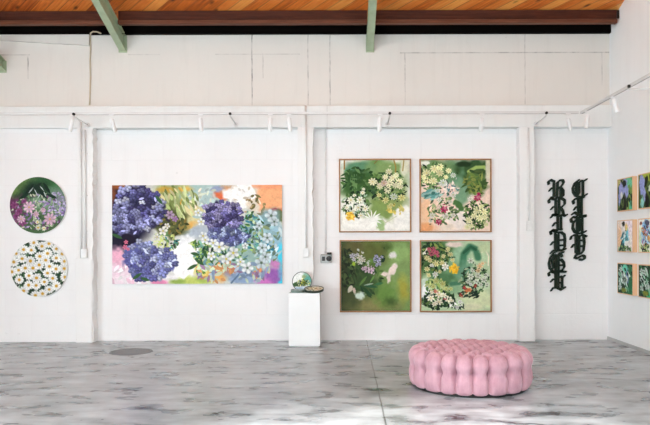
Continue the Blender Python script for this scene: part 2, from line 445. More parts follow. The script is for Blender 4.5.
# ------------------------------------------------------------------ painter
class Canvas:
    """a painted picture; positions are given in the units of a viewing crop: origin (ox, oy), scale k"""
    def __init__(s, w, h, nx, ox=0.0, oy=0.0, bg=(255,255,255), seed=1):
        s.w, s.h, s.ox, s.oy = w, h, ox, oy
        s.nx = nx; s.ny = int(round(nx * h / w))
        s.X, s.Y = np.meshgrid(ox + w * (np.arange(s.nx) + .5) / s.nx, oy + h * (np.arange(s.ny) + .5) / s.ny)
        s.img = np.empty((s.ny, s.nx, 3)); s.img[:] = bg
        s.r = np.random.default_rng(seed)
    def noise(s, cell):
        gx = int(s.w / cell) + 3; gy = int(s.h / cell) + 3
        t = s.r.random((gy, gx))
        u = (s.X - s.ox) / cell; v = (s.Y - s.oy) / cell
        iu = u.astype(int); iv = v.astype(int); fu = u - iu; fv = v - iv
        fu = fu*fu*(3-2*fu); fv = fv*fv*(3-2*fv)
        return (t[iv, iu]*(1-fu)+t[iv, iu+1]*fu)*(1-fv) + (t[iv+1, iu]*(1-fu)+t[iv+1, iu+1]*fu)*fv
    def put(s, m, c):
        m = np.clip(m, 0, 1)[..., None]
        s.img = s.img * (1 - m) + np.asarray(c, float) * m
    def win(s, cx, cy, R):
        kx = s.nx / s.w; ky = s.ny / s.h
        a = max(0, int((cx - R - s.ox) * kx)); b = min(s.nx, int((cx + R - s.ox) * kx) + 2)
        c = max(0, int((cy - R - s.oy) * ky)); d = min(s.ny, int((cy + R - s.oy) * ky) + 2)
        if a >= b or c >= d: return None
        return (slice(c, d), slice(a, b))
    def putw(s, w, m, c):
        m = np.clip(m, 0, 1)[..., None]
        s.img[w] = s.img[w] * (1 - m) + np.asarray(c, float) * m
    def blob(s, cx, cy, rx, ry, c, ang=0, soft=.5, rough=.5, cell=None, k=1.0):
        ca, sa = math.cos(ang), math.sin(ang)
        dx, dy = s.X - cx, s.Y - cy
        u = (dx*ca + dy*sa)/rx; v = (-dx*sa + dy*ca)/ry
        d = np.sqrt(u*u + v*v) + rough*(s.noise(cell or max(rx, ry)*.35) - .5)
        s.put(np.clip((1 + soft/2 - d)/max(soft, 1e-3), 0, 1)*k, c)
    def leaf(s, cx, cy, L, W, ang, c, k=1.0):
        w = s.win(cx, cy, L*1.1)
        if w is None: return
        ca, sa = math.cos(ang), math.sin(ang)
        dx, dy = s.X[w] - cx, s.Y[w] - cy
        u = (dx*ca + dy*sa)/L; v = (-dx*sa + dy*ca)/W
        d = np.abs(v) - (1 - u*u)*(np.abs(u) < 1)
        s.putw(w, np.clip(-d*W/1.2*2 + .3, 0, 1)*k*(np.abs(u) < 1), c)
    def flower(s, cx, cy, R, n, c, cc=None, rot=None, cr=.25, sq=1.0, shade=.22, cut=.5):
        w = s.win(cx, cy, R*1.1)
        if w is None: return
        rot = s.r.random()*6.28 if rot is None else rot
        dx, dy = s.X[w] - cx, (s.Y[w] - cy)/sq
        rr = np.sqrt(dx*dx + dy*dy); th = np.arctan2(dy, dx) + rot
        pet = np.abs(np.cos(th*n/2.0))
        rad = R*(1 - cut + cut*pet**.6)
        m = np.clip((rad - rr)/(R*.16), 0, 1)
        sh = 1 - shade*(1 - pet) - shade*.6*np.clip(1 - rr/R, 0, 1) + (s.r.random()-.5)*.08
        colr = np.clip(np.asarray(c, float)[None, None, :]*sh[..., None], 0, 255)
        mm = m[..., None]
        s.img[w] = s.img[w]*(1-mm) + colr*mm
        if cc is not None:
            s.putw(w, np.clip((R*cr - rr)/(R*.12), 0, 1), cc)
    def stroke(s, pts, wd, c, k=1.0, soft=.5):
        d = np.full(s.X.shape, 1e9)
        for (x0, y0), (x1, y1) in zip(pts, pts[1:]):
            L = (x1-x0)**2 + (y1-y0)**2 + 1e-9
            t = np.clip(((s.X-x0)*(x1-x0) + (s.Y-y0)*(y1-y0))/L, 0, 1)
            d = np.minimum(d, np.hypot(s.X-x0-t*(x1-x0), s.Y-y0-t*(y1-y0)))
        s.put(np.clip((wd - d)/(wd*soft), 0, 1)*k, c)
    def daubs(s, cx, cy, rx, ry, n, L, pal, W=None, ang=None, jit=.12):
        for _ in range(n):
            a = s.r.random()*6.28; q = math.sqrt(s.r.random())
            x, y = cx + rx*q*math.cos(a), cy + ry*q*math.sin(a)
            c = np.array(pal[s.r.integers(len(pal))], float)*(1 + (s.r.random()-.5)*2*jit)
            l = L*(.6 + .8*s.r.random())
            aa = s.r.random()*PI if ang is None else ang + (s.r.random()-.5)*.7
            s.leaf(x, y, l, (W or L*.38)*(.7+.6*s.r.random()), aa, np.clip(c, 0, 255))
    def hydrangea(s, cx, cy, rx, ry, n, R, dark, mids, lights):
        for q in range(7):
            a = q*.9 + s.r.random()
            s.blob(cx + rx*.38*math.cos(a), cy + ry*.38*math.sin(a), rx*.58, ry*.58, dark, rough=.6, soft=.25)
        pts = []
        for i in range(n*14):
            a = s.r.random()*6.28; q = math.sqrt(s.r.random())
            q *= 1 + .10*math.sin(3*a + cx) + .06*math.sin(7*a)
            x, y = cx + rx*q*math.cos(a), cy + ry*q*math.sin(a)
            if all(math.hypot(x-p, y-o) > R*.95 for p, o, _ in pts): pts.append((x, y, q))
            if len(pts) >= n: break
        for x, y, q in pts:
            lit = s.r.random() < .55
            c = np.array((lights if lit else mids)[s.r.integers(len(lights if lit else mids))], float)*(.70 + .46*s.r.random())
            c = np.clip(c, 0, 255); rt = s.r.random()*6.28; sq = .65 + .35*s.r.random(); rr = R*(.75 + .5*s.r.random())
            s.flower(x, y, rr, 4, c*.86, None, rot=rt, sq=sq, shade=.3, cut=.4)
            s.flower(x - rr*.12, y - rr*.14, rr*.72, 4, np.clip(c*1.12, 0, 255), dark, rot=rt, cr=.16, sq=sq, shade=.25, cut=.5)
        for i in range(n//7):
            a = s.r.random()*6.28; q = math.sqrt(s.r.random())
            s.leaf(cx + rx*q*math.cos(a), cy + ry*q*math.sin(a), R*.6, R*.22, s.r.random()*PI, np.clip(np.array(lights[0])*1.25, 0, 255))
    def grain(s, k, cell):
        s.img = np.clip(s.img*(1 + k*(s.noise(cell)[..., None]-.5)), 0, 255)

def lin_np(a):
    a = np.clip(a, 0, 255)/255.0
    return np.where(a <= .04045, a/12.92, ((a+.055)/1.055)**2.4)

def canvas_obj(cv, name, W, H, depth, parent, mat_side, round_=False):
    """front face = fine vertex grid coloured by the painting (local x right, z up, -y towards the viewer), sides and back plain"""
    nx, ny = cv.nx, cv.ny
    cols = lin_np(cv.img)
    if not round_:
        ix, iy = np.meshgrid(np.arange(nx), np.arange(ny))
        x = (ix/(nx-1) - .5)*W; z = (.5 - iy/(ny-1))*H
        co = np.stack([x, np.full_like(x, -depth), z], -1).reshape(-1, 3)
        c = cols.reshape(-1, 3)
        a = (iy[:-1, :-1]*nx + ix[:-1, :-1]).ravel()
        quads = np.stack([a, a+nx, a+nx+1, a+1], -1)
        loop = list(range(0, nx)) + [k*nx + nx-1 for k in range(1, ny)] + [(ny-1)*nx + k for k in range(nx-2, -1, -1)] + [k*nx for k in range(ny-2, 0, -1)]
    else:
        nr, na = 64, 200
        rr = (np.arange(1, nr+1)/nr); th = 2*PI*np.arange(na)/na
        R, T = np.meshgrid(rr, th, indexing='ij')
        x = R*np.cos(T)*W/2; z = R*np.sin(T)*H/2
        co = np.concatenate([[[0, -depth, 0]], np.stack([x, np.full_like(x, -depth), z], -1).reshape(-1, 3)])
        px = np.clip(((co[:, 0]/W + .5)*(nx-1)).round().astype(int), 0, nx-1)
        pz = np.clip(((.5 - co[:, 2]/H)*(ny-1)).round().astype(int), 0, ny-1)
        c = cols[pz, px]
        q = []
        for r in range(nr-1):
            b0 = 1 + r*na; b1 = b0 + na
            k = np.arange(na); k2 = (k+1) % na
            q.append(np.stack([b0+k, b1+k, b1+k2, b0+k2], -1))
        quads = np.concatenate(q)
        loop = [1 + (nr-1)*na + k for k in range(na-1, -1, -1)]
    n0 = len(co); L = len(loop)
    back = co[loop].copy(); back[:, 1] = 0
    edge = co[loop].copy()
    co2 = np.concatenate([co, edge, back])
    verts = [tuple(v) for v in co2]
    faces = [tuple(f) for f in quads.tolist()]
    if round_:
        faces += [(0, 1 + k, 1 + (k+1) % 200) for k in range(200)]
    nfront = len(faces)
    for k in range(L):
        k2 = (k+1) % L
        faces.append((n0+k, n0+k2, n0+L+k2, n0+L+k))
    faces.append(tuple(n0+L+k for k in range(L)))
    me = bpy.data.meshes.new(name); me.from_pydata(verts, [], faces)
    ca = me.color_attributes.new('paint', 'FLOAT_COLOR', 'POINT')
    allc = np.ones((len(verts), 4)); allc[:n0, :3] = c; allc[n0:, :3] = .8
    ca.data.foreach_set('color', allc.astype(np.float32).ravel())
    me.materials.append(M['paint']); me.materials.append(mat_side)
    mi = np.zeros(len(faces), dtype=np.int32); mi[nfront:] = 1
    me.polygons.foreach_set('material_index', mi)
    bm = bmesh.new(); bm.from_mesh(me); bmesh.ops.recalc_face_normals(bm, faces=bm.faces); bm.to_mesh(me); bm.free()
    me.update()
    o = bpy.data.objects.new(name, me); C.objects.link(o); o.parent = parent
    return o

# ---- the wide hydrangea picture: units = photo pixels x 3.54, origin (105,175)
K = 3.54
def big_picture():
    W, H = 170*K, 98.7*K
    c = Canvas(W, H, 520, 8*K, 10.2*K, (214, 214, 205), 11)
    cx = lambda px: (px-105)*K
    cy = lambda py: (py-175)*K
    def B(px, py, rx, ry, col, **kw): c.blob(cx(px), cy(py), rx*K, ry*K, col, **kw)
    # grounds
    B(118, 215, 30, 45, (34, 30, 50)); B(116, 186, 12, 4, (150, 84, 40), soft=.8); B(113, 197, 4, 12, (120, 66, 44), soft=.8)
    B(178, 200, 24, 22, (150, 160, 104)); B(205, 196, 24, 16, (168, 196, 190)); B(186, 189, 7, 3, (222, 184, 90), soft=.8)
    B(195, 213, 9, 12, (218, 206, 150), soft=.8); B(200, 232, 14, 8, (176, 186, 196), soft=.8); B(190, 226, 8, 3, (226, 178, 96), soft=.8, ang=-.4)
    for a, b_, l in ((166, 196, 12), (172, 202, 13), (178, 197, 14), (184, 204, 12), (160, 192, 9), (169, 212, 9), (188, 199, 10), (175, 190, 9)):
        c.leaf(cx(a), cy(b_), l*K, 1.6*K, 1.2+.7*random.random(), (182, 196, 138) if random.random() < .5 else (108, 124, 62))
    c.stroke([(cx(180), cy(188)), (cx(184), cy(196)), (cx(181), cy(206))], 1.1*K, (214, 160, 60))
    B(172, 224, 17, 13, (82, 88, 48), rough=.8); B(166, 190, 8, 3, (196, 160, 70), soft=.8)
    c.daubs(cx(174), cy(226), 15*K, 10*K, 40, 3.2*K, [(60, 66, 36), (110, 112, 60), (138, 120, 60), (48, 44, 50)])
    B(128, 272, 32, 19, (240, 214, 226), rough=.6); B(150, 280, 34, 7, (236, 232, 232), soft=.5)
    B(118, 256, 8, 9, (236, 178, 200), soft=.8); B(160, 282, 9, 3, (228, 140, 178), soft=.6)
    B(184, 262, 16, 20, (246, 245, 243), rough=.5, soft=.2); B(188, 244, 9, 8, (240, 240, 240), soft=.4)
    B(195, 281, 18, 5, (196, 206, 110), soft=.7); B(178, 282, 8, 2.5, (150, 176, 84), soft=.7)
    # right-hand grounds
    B(212, 194, 16, 9, (176, 200, 198)); c.stroke([(cx(200), cy(200)), (cx(206), cy(192)), (cx(214), cy(192)), (cx(216), cy(200)), (cx(208), cy(206))], 1.3*K, (206, 224, 224), .8)
    B(222, 195, 7, 6, (226, 112, 72), soft=.8); B(228, 190, 9, 4, (210, 160, 120), soft=.8); B(218, 189, 6, 3, (150, 160, 190), soft=.8)
    B(274, 198, 17, 16, (246, 176, 128), soft=.5); B(270, 186, 22, 4, (244, 162, 118), soft=.6); B(278, 214, 9, 6, (232, 120, 84), soft=.8)
    B(242, 196, 15, 13, (250, 249, 246), rough=.7, soft=.15); B(254, 206, 7, 6, (226, 214, 196), soft=.4)
    c.daubs(cx(256), cy(206), 10*K, 12*K, 26, 3*K, [(150, 132, 84), (108, 100, 58), (224, 214, 190), (176, 150, 110)])
    c.stroke([(cx(266), cy(216)), (cx(270), cy(211)), (cx(276), cy(209)), (cx(282), cy(212))], 1.2*K, (186, 34, 32))
    B(280, 216, 5, 6, (92, 104, 60), soft=.5); B(262, 238, 22, 26, (132, 164, 170), rough=.8); B(276, 246, 10, 18, (150, 190, 208), soft=.7)
    B(281, 268, 4, 22, (70, 200, 226), soft=.6); B(270, 250, 7, 6, (30, 110, 140), soft=.6)
    B(245, 262, 34, 16, (150, 180, 170), rough=.8); B(216, 275, 13, 7, (228, 172, 96), soft=.7); B(232, 271, 7, 5, (190, 120, 96), soft=.6)
    B(246, 277, 18, 7, (142, 164, 196), soft=.6); c.stroke([(cx(232), cy(283)), (cx(240), cy(274)), (cx(252), cy(272)), (cx(262), cy(278))], 1.2*K, (80, 104, 130), .8)
    B(272, 276, 9, 9, (150, 96, 170), soft=.7); B(264, 282, 8, 4, (206, 120, 190), soft=.7); B(276, 264, 5, 5, (196, 130, 180), soft=.7)
    B(203, 268, 9, 7, (226, 214, 120), soft=.7); B(206, 280, 9, 3, (170, 190, 96), soft=.7)
    # foliage
    c.daubs(cx(198), cy(258), 15*K, 17*K, 110, 3*K, [(92, 130, 58), (158, 186, 92), (206, 214, 140), (60, 96, 70), (120, 170, 150)])
    c.daubs(cx(252), cy(232), 14*K, 20*K, 150, 2.6*K, [(62, 124, 140), (96, 164, 150), (58, 96, 52), (156, 190, 110), (44, 80, 100), (190, 210, 170)])
    c.daubs(cx(222), cy(256), 26*K, 12*K, 110, 3*K, [(60, 108, 70), (88, 130, 80), (150, 180, 110), (40, 70, 60), (110, 150, 160)])
    c.daubs(cx(166), cy(242), 14*K, 9*K, 60, 2.6*K, [(70, 140, 140), (96, 130, 80), (210, 216, 170), (44, 62, 48), (190, 200, 120)])
    c.daubs(cx(208), cy(205), 20*K, 16*K, 50, 4*K, [(190, 210, 206), (214, 220, 200), (160, 180, 176), (226, 214, 190)])
    c.daubs(cx(268), cy(240), 15*K, 24*K, 80, 3.6*K, [(150, 184, 190), (176, 206, 214), (96, 120, 110), (206, 222, 224), (132, 150, 110)])
    c.daubs(cx(235), cy(272), 40*K, 11*K, 90, 4*K, [(176, 190, 200), (214, 150, 96), (130, 150, 176), (196, 210, 180), (150, 120, 150)])
    c.daubs(cx(242), cy(196), 14*K, 11*K, 16, 3*K, [(232, 224, 214), (214, 200, 180), (240, 236, 230)])
    c.daubs(cx(180), cy(202), 20*K, 16*K, 50, 5*K, [(170, 184, 120), (196, 204, 150), (120, 134, 76), (210, 200, 150)], W=1.3*K, ang=1.1)
    c.daubs(cx(130), cy(275), 22*K, 10*K, 30, 5*K, [(246, 226, 234), (238, 200, 216), (250, 244, 244)])
    c.blob(cx(185), cy(260), 11*K, 17*K, (250, 249, 247), rough=.9, soft=.12)
    # hydrangea heads
    Dk, Mi, Li = (46, 42, 74), [(104, 102, 160), (92, 88, 148), (120, 120, 178), (78, 72, 124), (70, 66, 112)], [(158, 160, 210), (186, 190, 226), (142, 142, 198), (210, 212, 234)]
    c.hydrangea(cx(139), cy(209), 26*K, 23*K, 74, 4.9*K, Dk, Mi, Li)
    c.hydrangea(cx(128), cy(222), 15*K, 16*K, 26, 4.6*K, Dk, Mi[1:], Li[:1])
    c.blob(cx(128), cy(240), 12*K, 6*K, (30, 24, 44), rough=.9)
    Mi2, Li2 = [(126, 130, 194), (112, 112, 178), (142, 148, 206)], [(176, 182, 226), (204, 210, 238), (158, 166, 218)]
    c.hydrangea(cx(150), cy(262), 25*K, 17*K, 64, 4.8*K, (84, 86, 148), Mi2, Li2)
    c.hydrangea(cx(140), cy(252), 14*K, 10*K, 14, 4.6*K, (92, 96, 156), Mi2, Li2)
    c.hydrangea(cx(223), cy(219), 19*K, 18*K, 66, 3.6*K, (46, 40, 76), [(96, 90, 146), (110, 104, 160), (80, 72, 124)], [(142, 136, 190), (168, 160, 206)])
    c.hydrangea(cx(228), cy(237), 20*K, 9*K, 34, 3.6*K, (76, 82, 130), [(122, 130, 186), (106, 110, 168)], [(160, 172, 214), (180, 192, 222)])
    c.flower(cx(171), cy(215), 5*K, 6, (186, 160, 190), (100, 60, 110)); c.flower(cx(176), cy(219), 3.5*K, 5, (170, 130, 176))
    for px, py, r in ((127, 242, 2.4), (126, 247, 2.8), (129, 249, 2)):
        c.flower(cx(px), cy(py), r*K, 5, (240, 128, 160))
    # white blossoms
    for px, py, r in ((164, 231, 5), (158, 237, 3.6), (168, 226, 3.4)):
        c.flower(cx(px), cy(py), r*K, 5, (244, 242, 232), (196, 182, 90))
    for px, py, r in ((220, 247, 5.5), (234, 253, 5.5), (227, 259, 5), (214, 243, 4), (206, 240, 4), (241, 262, 4), (248, 268, 5.5), (262, 263, 6), (266, 257, 5),
                      (272, 216, 6), (268, 238, 5), (275, 222, 4.5), (263, 248, 5), (204, 236, 4), (260, 226, 3.5), (212, 256, 4), (199, 213, 3.5), (202, 222, 3.5), (246, 246, 3)):
        c.flower(cx(px), cy(py), r*1.2*K, 5, (244, 248, 246) if px < 255 else (216, 230, 234), (206, 190, 80) if px < 245 else (90, 110, 90))
    for px, py, L, a in ((200, 262, 6, .6), (193, 267, 6, -.5), (206, 254, 5, 1.2), (196, 254, 5, .2), (138, 276, 6, -.6), (146, 279, 5, .3), (160, 200, 6, .9), (118, 236, 6, .4)):
        c.leaf(cx(px), cy(py), L*K, 1.7*K, a, (54, 92, 52))
    c.grain(.07, 3.5); c.grain(.07, 9)
    return c

root = thing('painting', P(197.8, 234.5, YR), 'very wide unframed painting of purple hydrangeas and white blossoms', 'painting')
Yc = YR - 0.045; Wb, Hb = 170*Yc/F, 98.7*Yc/F
bp = canvas_obj(big_picture(), 'canvas', Wb, Hb, 0.035, root, M['canvas_edge']); bp.location.y = -0.010
def bars(x0, x1, z0, z1, y0, y1, t):
    b = box(x0, x1, y0, y1, z0, z0+t); box(x0, x1, y0, y1, z1-t, z1, b); box(x0, x0+t, y0, y1, z0+t, z1-t, b); box(x1-t, x1, y0, y1, z0+t, z1-t, b)
    return b
obj('stretcher_frame', bars(-Wb/2 + .01, Wb/2 - .01, -Hb/2 + .01, Hb/2 - .01, -0.010, 0, .05), M['stretch'], root, local=True)
# ---- four square framed pictures: units = photo pixels x 5.3125
K5 = 5.3125
CRM, YEL, WHT, LEAF, DLEAF = (246, 242, 208), (236, 230, 164), (240, 240, 232), (84, 116, 58), (36, 58, 34)
def blossoms(c, lst, col, cc=(206, 186, 80), n=6, var=.06, **kw):
    for x, y, r in lst:
        k = 1 + (c.r.random()-.5)*2*var
        kw.setdefault('cut', .62); c.flower(x, y, r*.92, n, np.clip(np.array(col, float)*k, 0, 255), cc, sq=.8+.2*c.r.random(), **kw)
    for x, y, r in lst:
        for _ in range(2):
            a = c.r.random()*6.28; q = r*(.8 + .5*c.r.random())
            c.leaf(x + q*math.cos(a), y + q*math.sin(a), 8, 2.6, a + 1.2, DLEAF if c.r.random() < .6 else np.clip(np.array(col, float)*.85, 0, 255))
def sq1():
    c = Canvas(72*K5, 73*K5, 216, 22, 22, (236, 234, 224), 21)
    c.blob(200, 130, 190, 110, (104, 138, 72)); c.blob(120, 150, 100, 85, (62, 98, 48), rough=.4); c.blob(130, 65, 95, 36, (92, 138, 104))
    c.blob(290, 70, 110, 40, (128, 156, 96), soft=.8); c.blob(250, 300, 90, 75, (128, 152, 84)); c.blob(345, 220, 45, 90, (136, 154, 92), soft=.8)
    c.blob(110, 110, 60, 34, (44, 76, 34), soft=.8); c.blob(380, 60, 26, 50, (214, 214, 190), soft=.6)
    c.blob(180, 375, 150, 45, (240, 238, 230), soft=.4); c.blob(365, 345, 60, 65, (240, 238, 230), soft=.3); c.blob(245, 375, 22, 40, (160, 186, 130), soft=.4)
    c.blob(35, 120, 12, 60, (222, 222, 204), soft=.8)
    for x in (90, 100, 78, 112): c.stroke([(x, 100), (x, 160+x*.3)], 2.5, (120, 160, 110), .6)
    c.stroke([(45, 25), (44, 70)], 5, (150, 110, 50)); c.stroke([(318, 25), (328, 60), (326, 90)], 5, (150, 124, 60)); c.stroke([(372, 25), (366, 80)], 5, (164, 146, 90)); c.stroke([(225, 25), (210, 40)], 4, (120, 110, 60))
    c.stroke([(240, 340), (270, 365), (330, 330)], 3, (190, 196, 150), .8)
    c.daubs(120, 130, 90, 70, 60, 18, [(52, 86, 44), (74, 110, 56), (40, 70, 38), (96, 130, 76)]); c.daubs(285, 170, 105, 85, 190, 14, [DLEAF, (28, 44, 30), LEAF, (120, 146, 92), (60, 90, 56)]); c.daubs(105, 265, 75, 75, 110, 14, [DLEAF, (30, 50, 32), LEAF, (110, 140, 90), (150, 180, 150)])
    c.daubs(330, 295, 50, 30, 20, 14, [(216, 196, 96), (190, 180, 110)])
    blossoms(c, [(290, 85, 24), (312, 120, 28), (348, 140, 26), (292, 148, 28), (326, 160, 24), (282, 182, 24), (352, 168, 22), (200, 140, 30), (240, 165, 24), (270, 115, 22), (330, 105, 20)], (246, 241, 198), (206, 180, 70), 8, cr=.16, shade=.14)
    blossoms(c, [(262, 148, 24)], (232, 200, 186), (190, 150, 90), 8)
    blossoms(c, [(316, 222, 28)], (214, 222, 200), (150, 170, 90), 9); blossoms(c, [(272, 240, 22), (360, 228, 26), (236, 214, 18), (300, 270, 18)], (228, 222, 150), (180, 170, 70), 7)
    blossoms(c, [(80, 240, 27), (130, 240, 26), (120, 282, 24), (160, 288, 22), (58, 282, 18), (145, 200, 18), (135, 325, 22), (96, 300, 18), (150, 180, 12), (100, 215, 14)], (250, 248, 226), (196, 170, 50), 7, cr=.22, shade=.14)
    c.blob(78, 328, 22, 24, (236, 190, 70), rough=.9, soft=.3); c.daubs(75, 330, 26, 22, 14, 10, [(240, 200, 90), (220, 160, 50)])
    for k in range(12): c.leaf(200+30*math.cos(k*.5), 345+26*math.sin(k*.5), 26, 4, k*.52, (240, 240, 232))
    c.grain(.07, 6); c.grain(.08, 18); return c
def sq2():
    c = Canvas(71.5*K5, 73*K5, 216, 28, 22, (232, 208, 190), 22)
    c.blob(230, 110, 100, 110, (104, 146, 112)); c.blob(110, 70, 100, 60, (110, 140, 90), soft=.8); c.blob(330, 70, 95, 55, (54, 84, 46), rough=.7); c.blob(320, 160, 70, 60, (84, 112, 60)); c.blob(250, 200, 40, 70, (120, 158, 124), soft=.6)
    c.stroke([(290, 85), (330, 62), (375, 60), (398, 85)], 12, (156, 180, 100)); c.stroke([(300, 80), (345, 92), (390, 82)], 8, (44, 70, 40)); c.blob(345, 85, 26, 7, (70, 90, 48), soft=.6); c.blob(265, 45, 40, 14, (34, 54, 30))
    c.blob(398, 60, 14, 90, (216, 210, 180), soft=.6); c.blob(50, 40, 26, 14, (228, 228, 214), soft=.4)
    c.blob(60, 310, 50, 90, (236, 194, 156), soft=.7); c.blob(55, 390, 50, 24, (226, 160, 110), soft=.8); c.blob(185, 185, 45, 32, (240, 206, 192), soft=.6); c.blob(220, 350, 75, 60, (238, 226, 216), soft=.5); c.blob(180, 390, 40, 18, (230, 214, 196))
    c.daubs(85, 120, 70, 80, 100, 15, [LEAF, DLEAF, (110, 146, 88), (150, 176, 120)]); c.daubs(150, 300, 90, 75, 110, 14, [(110, 134, 84), LEAF, (170, 180, 130), (80, 100, 70), (226, 200, 180)]); c.daubs(335, 320, 75, 80, 150, 14, [LEAF, DLEAF, (40, 60, 40), (130, 150, 90), (96, 124, 70)]); c.daubs(325, 150, 60, 60, 60, 18, [(96, 120, 56), (60, 86, 44), (130, 140, 70)])
    c.daubs(85, 210, 45, 22, 30, 20, [(90, 146, 140), (60, 110, 100), (150, 190, 180)], ang=-.3); c.blob(235, 270, 18, 36, (72, 110, 60), ang=-.8, soft=.3)
    c.daubs(190, 180, 50, 40, 40, 12, [(240, 214, 204), (90, 130, 130), (236, 226, 214), (70, 100, 80)])
    blossoms(c, [(60, 92, 30), (102, 70, 30), (132, 92, 28), (58, 132, 26), (96, 136, 28), (134, 58, 24), (44, 112, 18), (180, 80, 22), (165, 115, 18)], (246, 242, 184), (206, 180, 60), 8, cr=.16, shade=.14)
    blossoms(c, [(150, 146, 28), (120, 190, 18), (205, 105, 20)], (226, 234, 220), (170, 190, 120), 8); blossoms(c, [(205, 212, 20), (90, 325, 20), (165, 330, 20), (130, 240, 16), (190, 250, 16), (300, 235, 18), (80, 355, 16), (205, 325, 18)], (236, 230, 216), (170, 180, 110), 7)
    blossoms(c, [(155, 292, 26), (125, 360, 22), (338, 230, 26), (345, 208, 14)], (186, 44, 92), (110, 20, 50), 6); blossoms(c, [(160, 286, 12), (128, 356, 10), (340, 226, 12)], (226, 130, 160))
    blossoms(c, [(335, 298, 28), (372, 305, 28), (350, 338, 26), (318, 328, 22), (290, 350, 24), (282, 388, 22), (378, 335, 20), (304, 382, 18), (360, 275, 18), (385, 375, 16)], (244, 240, 186), (206, 190, 80), 7, cr=.16, shade=.16)
    c.grain(.07, 6); c.grain(.08, 18); return c
def sq3():
    c = Canvas(71.5*K5, 72*K5, 216, 28, 28, (96, 118, 64), 23)
    c.blob(40, 220, 95, 230, (50, 60, 38), soft=.9, rough=.3); c.blob(370, 200, 120, 190, (126, 152, 92), soft=1.0, rough=.3); c.blob(200, 90, 110, 60, (92, 100, 50), soft=1.0); c.blob(200, 375, 130, 45, (128, 124, 78), soft=.9); c.blob(370, 290, 30, 70, (160, 156, 66), soft=1.0); c.blob(270, 320, 60, 60, (104, 138, 66), soft=1.0)
    c.blob(100, 60, 50, 40, (96, 94, 56), soft=1.0); c.blob(300, 360, 30, 24, (62, 84, 42), soft=1.4, k=.8); c.blob(290, 60, 30, 20, (76, 96, 46), soft=1.0); c.blob(85, 330, 50, 60, (72, 82, 52), soft=1); c.blob(350, 90, 50, 50, (140, 172, 106), soft=1)
    c.daubs(160, 220, 95, 110, 80, 20, [(60, 92, 48), (40, 62, 38), (100, 130, 66), (84, 116, 56)])
    c.blob(150, 250, 70, 80, (52, 72, 42), soft=.8, k=.8); c.daubs(70, 180, 45, 110, 60, 18, [(44, 58, 36), (72, 88, 52), (34, 44, 30)])
    c.blob(313, 105, 20, 17, (222, 218, 214), soft=.7); c.blob(310, 185, 20, 44, (232, 216, 206), ang=.6, soft=.35); c.blob(268, 208, 18, 12, (226, 208, 198), soft=.5); c.blob(290, 235, 10, 26, (226, 212, 200), soft=.5)
    for x, y, L, W, a, k in ((190, 275, 42, 9, .15, (44, 84, 56)), (165, 300, 46, 10, .7, (40, 70, 42)), (235, 262, 28, 8, -.2, (60, 104, 64)), (150, 245, 34, 7, -.9, (90, 124, 62)), (130, 285, 36, 7, .5, (54, 84, 46)), (180, 265, 30, 4, -.2, (150, 170, 150)), (105, 235, 30, 6, 1.3, (60, 82, 48)), (265, 65, 4, 26, 0, (60, 76, 40)), (260, 130, 10, 28, .4, (30, 50, 36)), (200, 235, 26, 5, -1, (100, 140, 70)), (145, 300, 30, 6, 1.2, (36, 60, 40))):
        c.leaf(x, y, L, W, a, k)
    blossoms(c, [(90, 108, 20), (98, 128, 14), (118, 100, 12)], (206, 204, 214), (130, 120, 150), 5); blossoms(c, [(132, 116, 22), (128, 140, 14), (150, 132, 18)], (226, 218, 206), (150, 160, 90), 5)
    blossoms(c, [(168, 182, 24), (192, 190, 22), (150, 178, 14), (205, 178, 12)], (222, 194, 210), (150, 110, 140), 5); blossoms(c, [(232, 128, 22), (236, 152, 18), (222, 110, 14), (214, 128, 12), (252, 115, 12), (225, 160, 12)], (176, 174, 204), (84, 80, 120), 5)
    blossoms(c, [(175, 145, 9), (120, 75, 6), (150, 90, 6), (140, 150, 8)], (220, 226, 216)); c.blob(98, 152, 9, 12, (150, 180, 60), soft=.5)
    c.blob(78, 290, 11, 20, (206, 196, 176), ang=.4, soft=.4); c.blob(100, 298, 8, 18, (196, 176, 160), ang=-.3, soft=.4); c.blob(133, 328, 26, 20, (196, 210, 196), soft=.6)
    c.grain(.07, 7); c.grain(.1, 26); return c
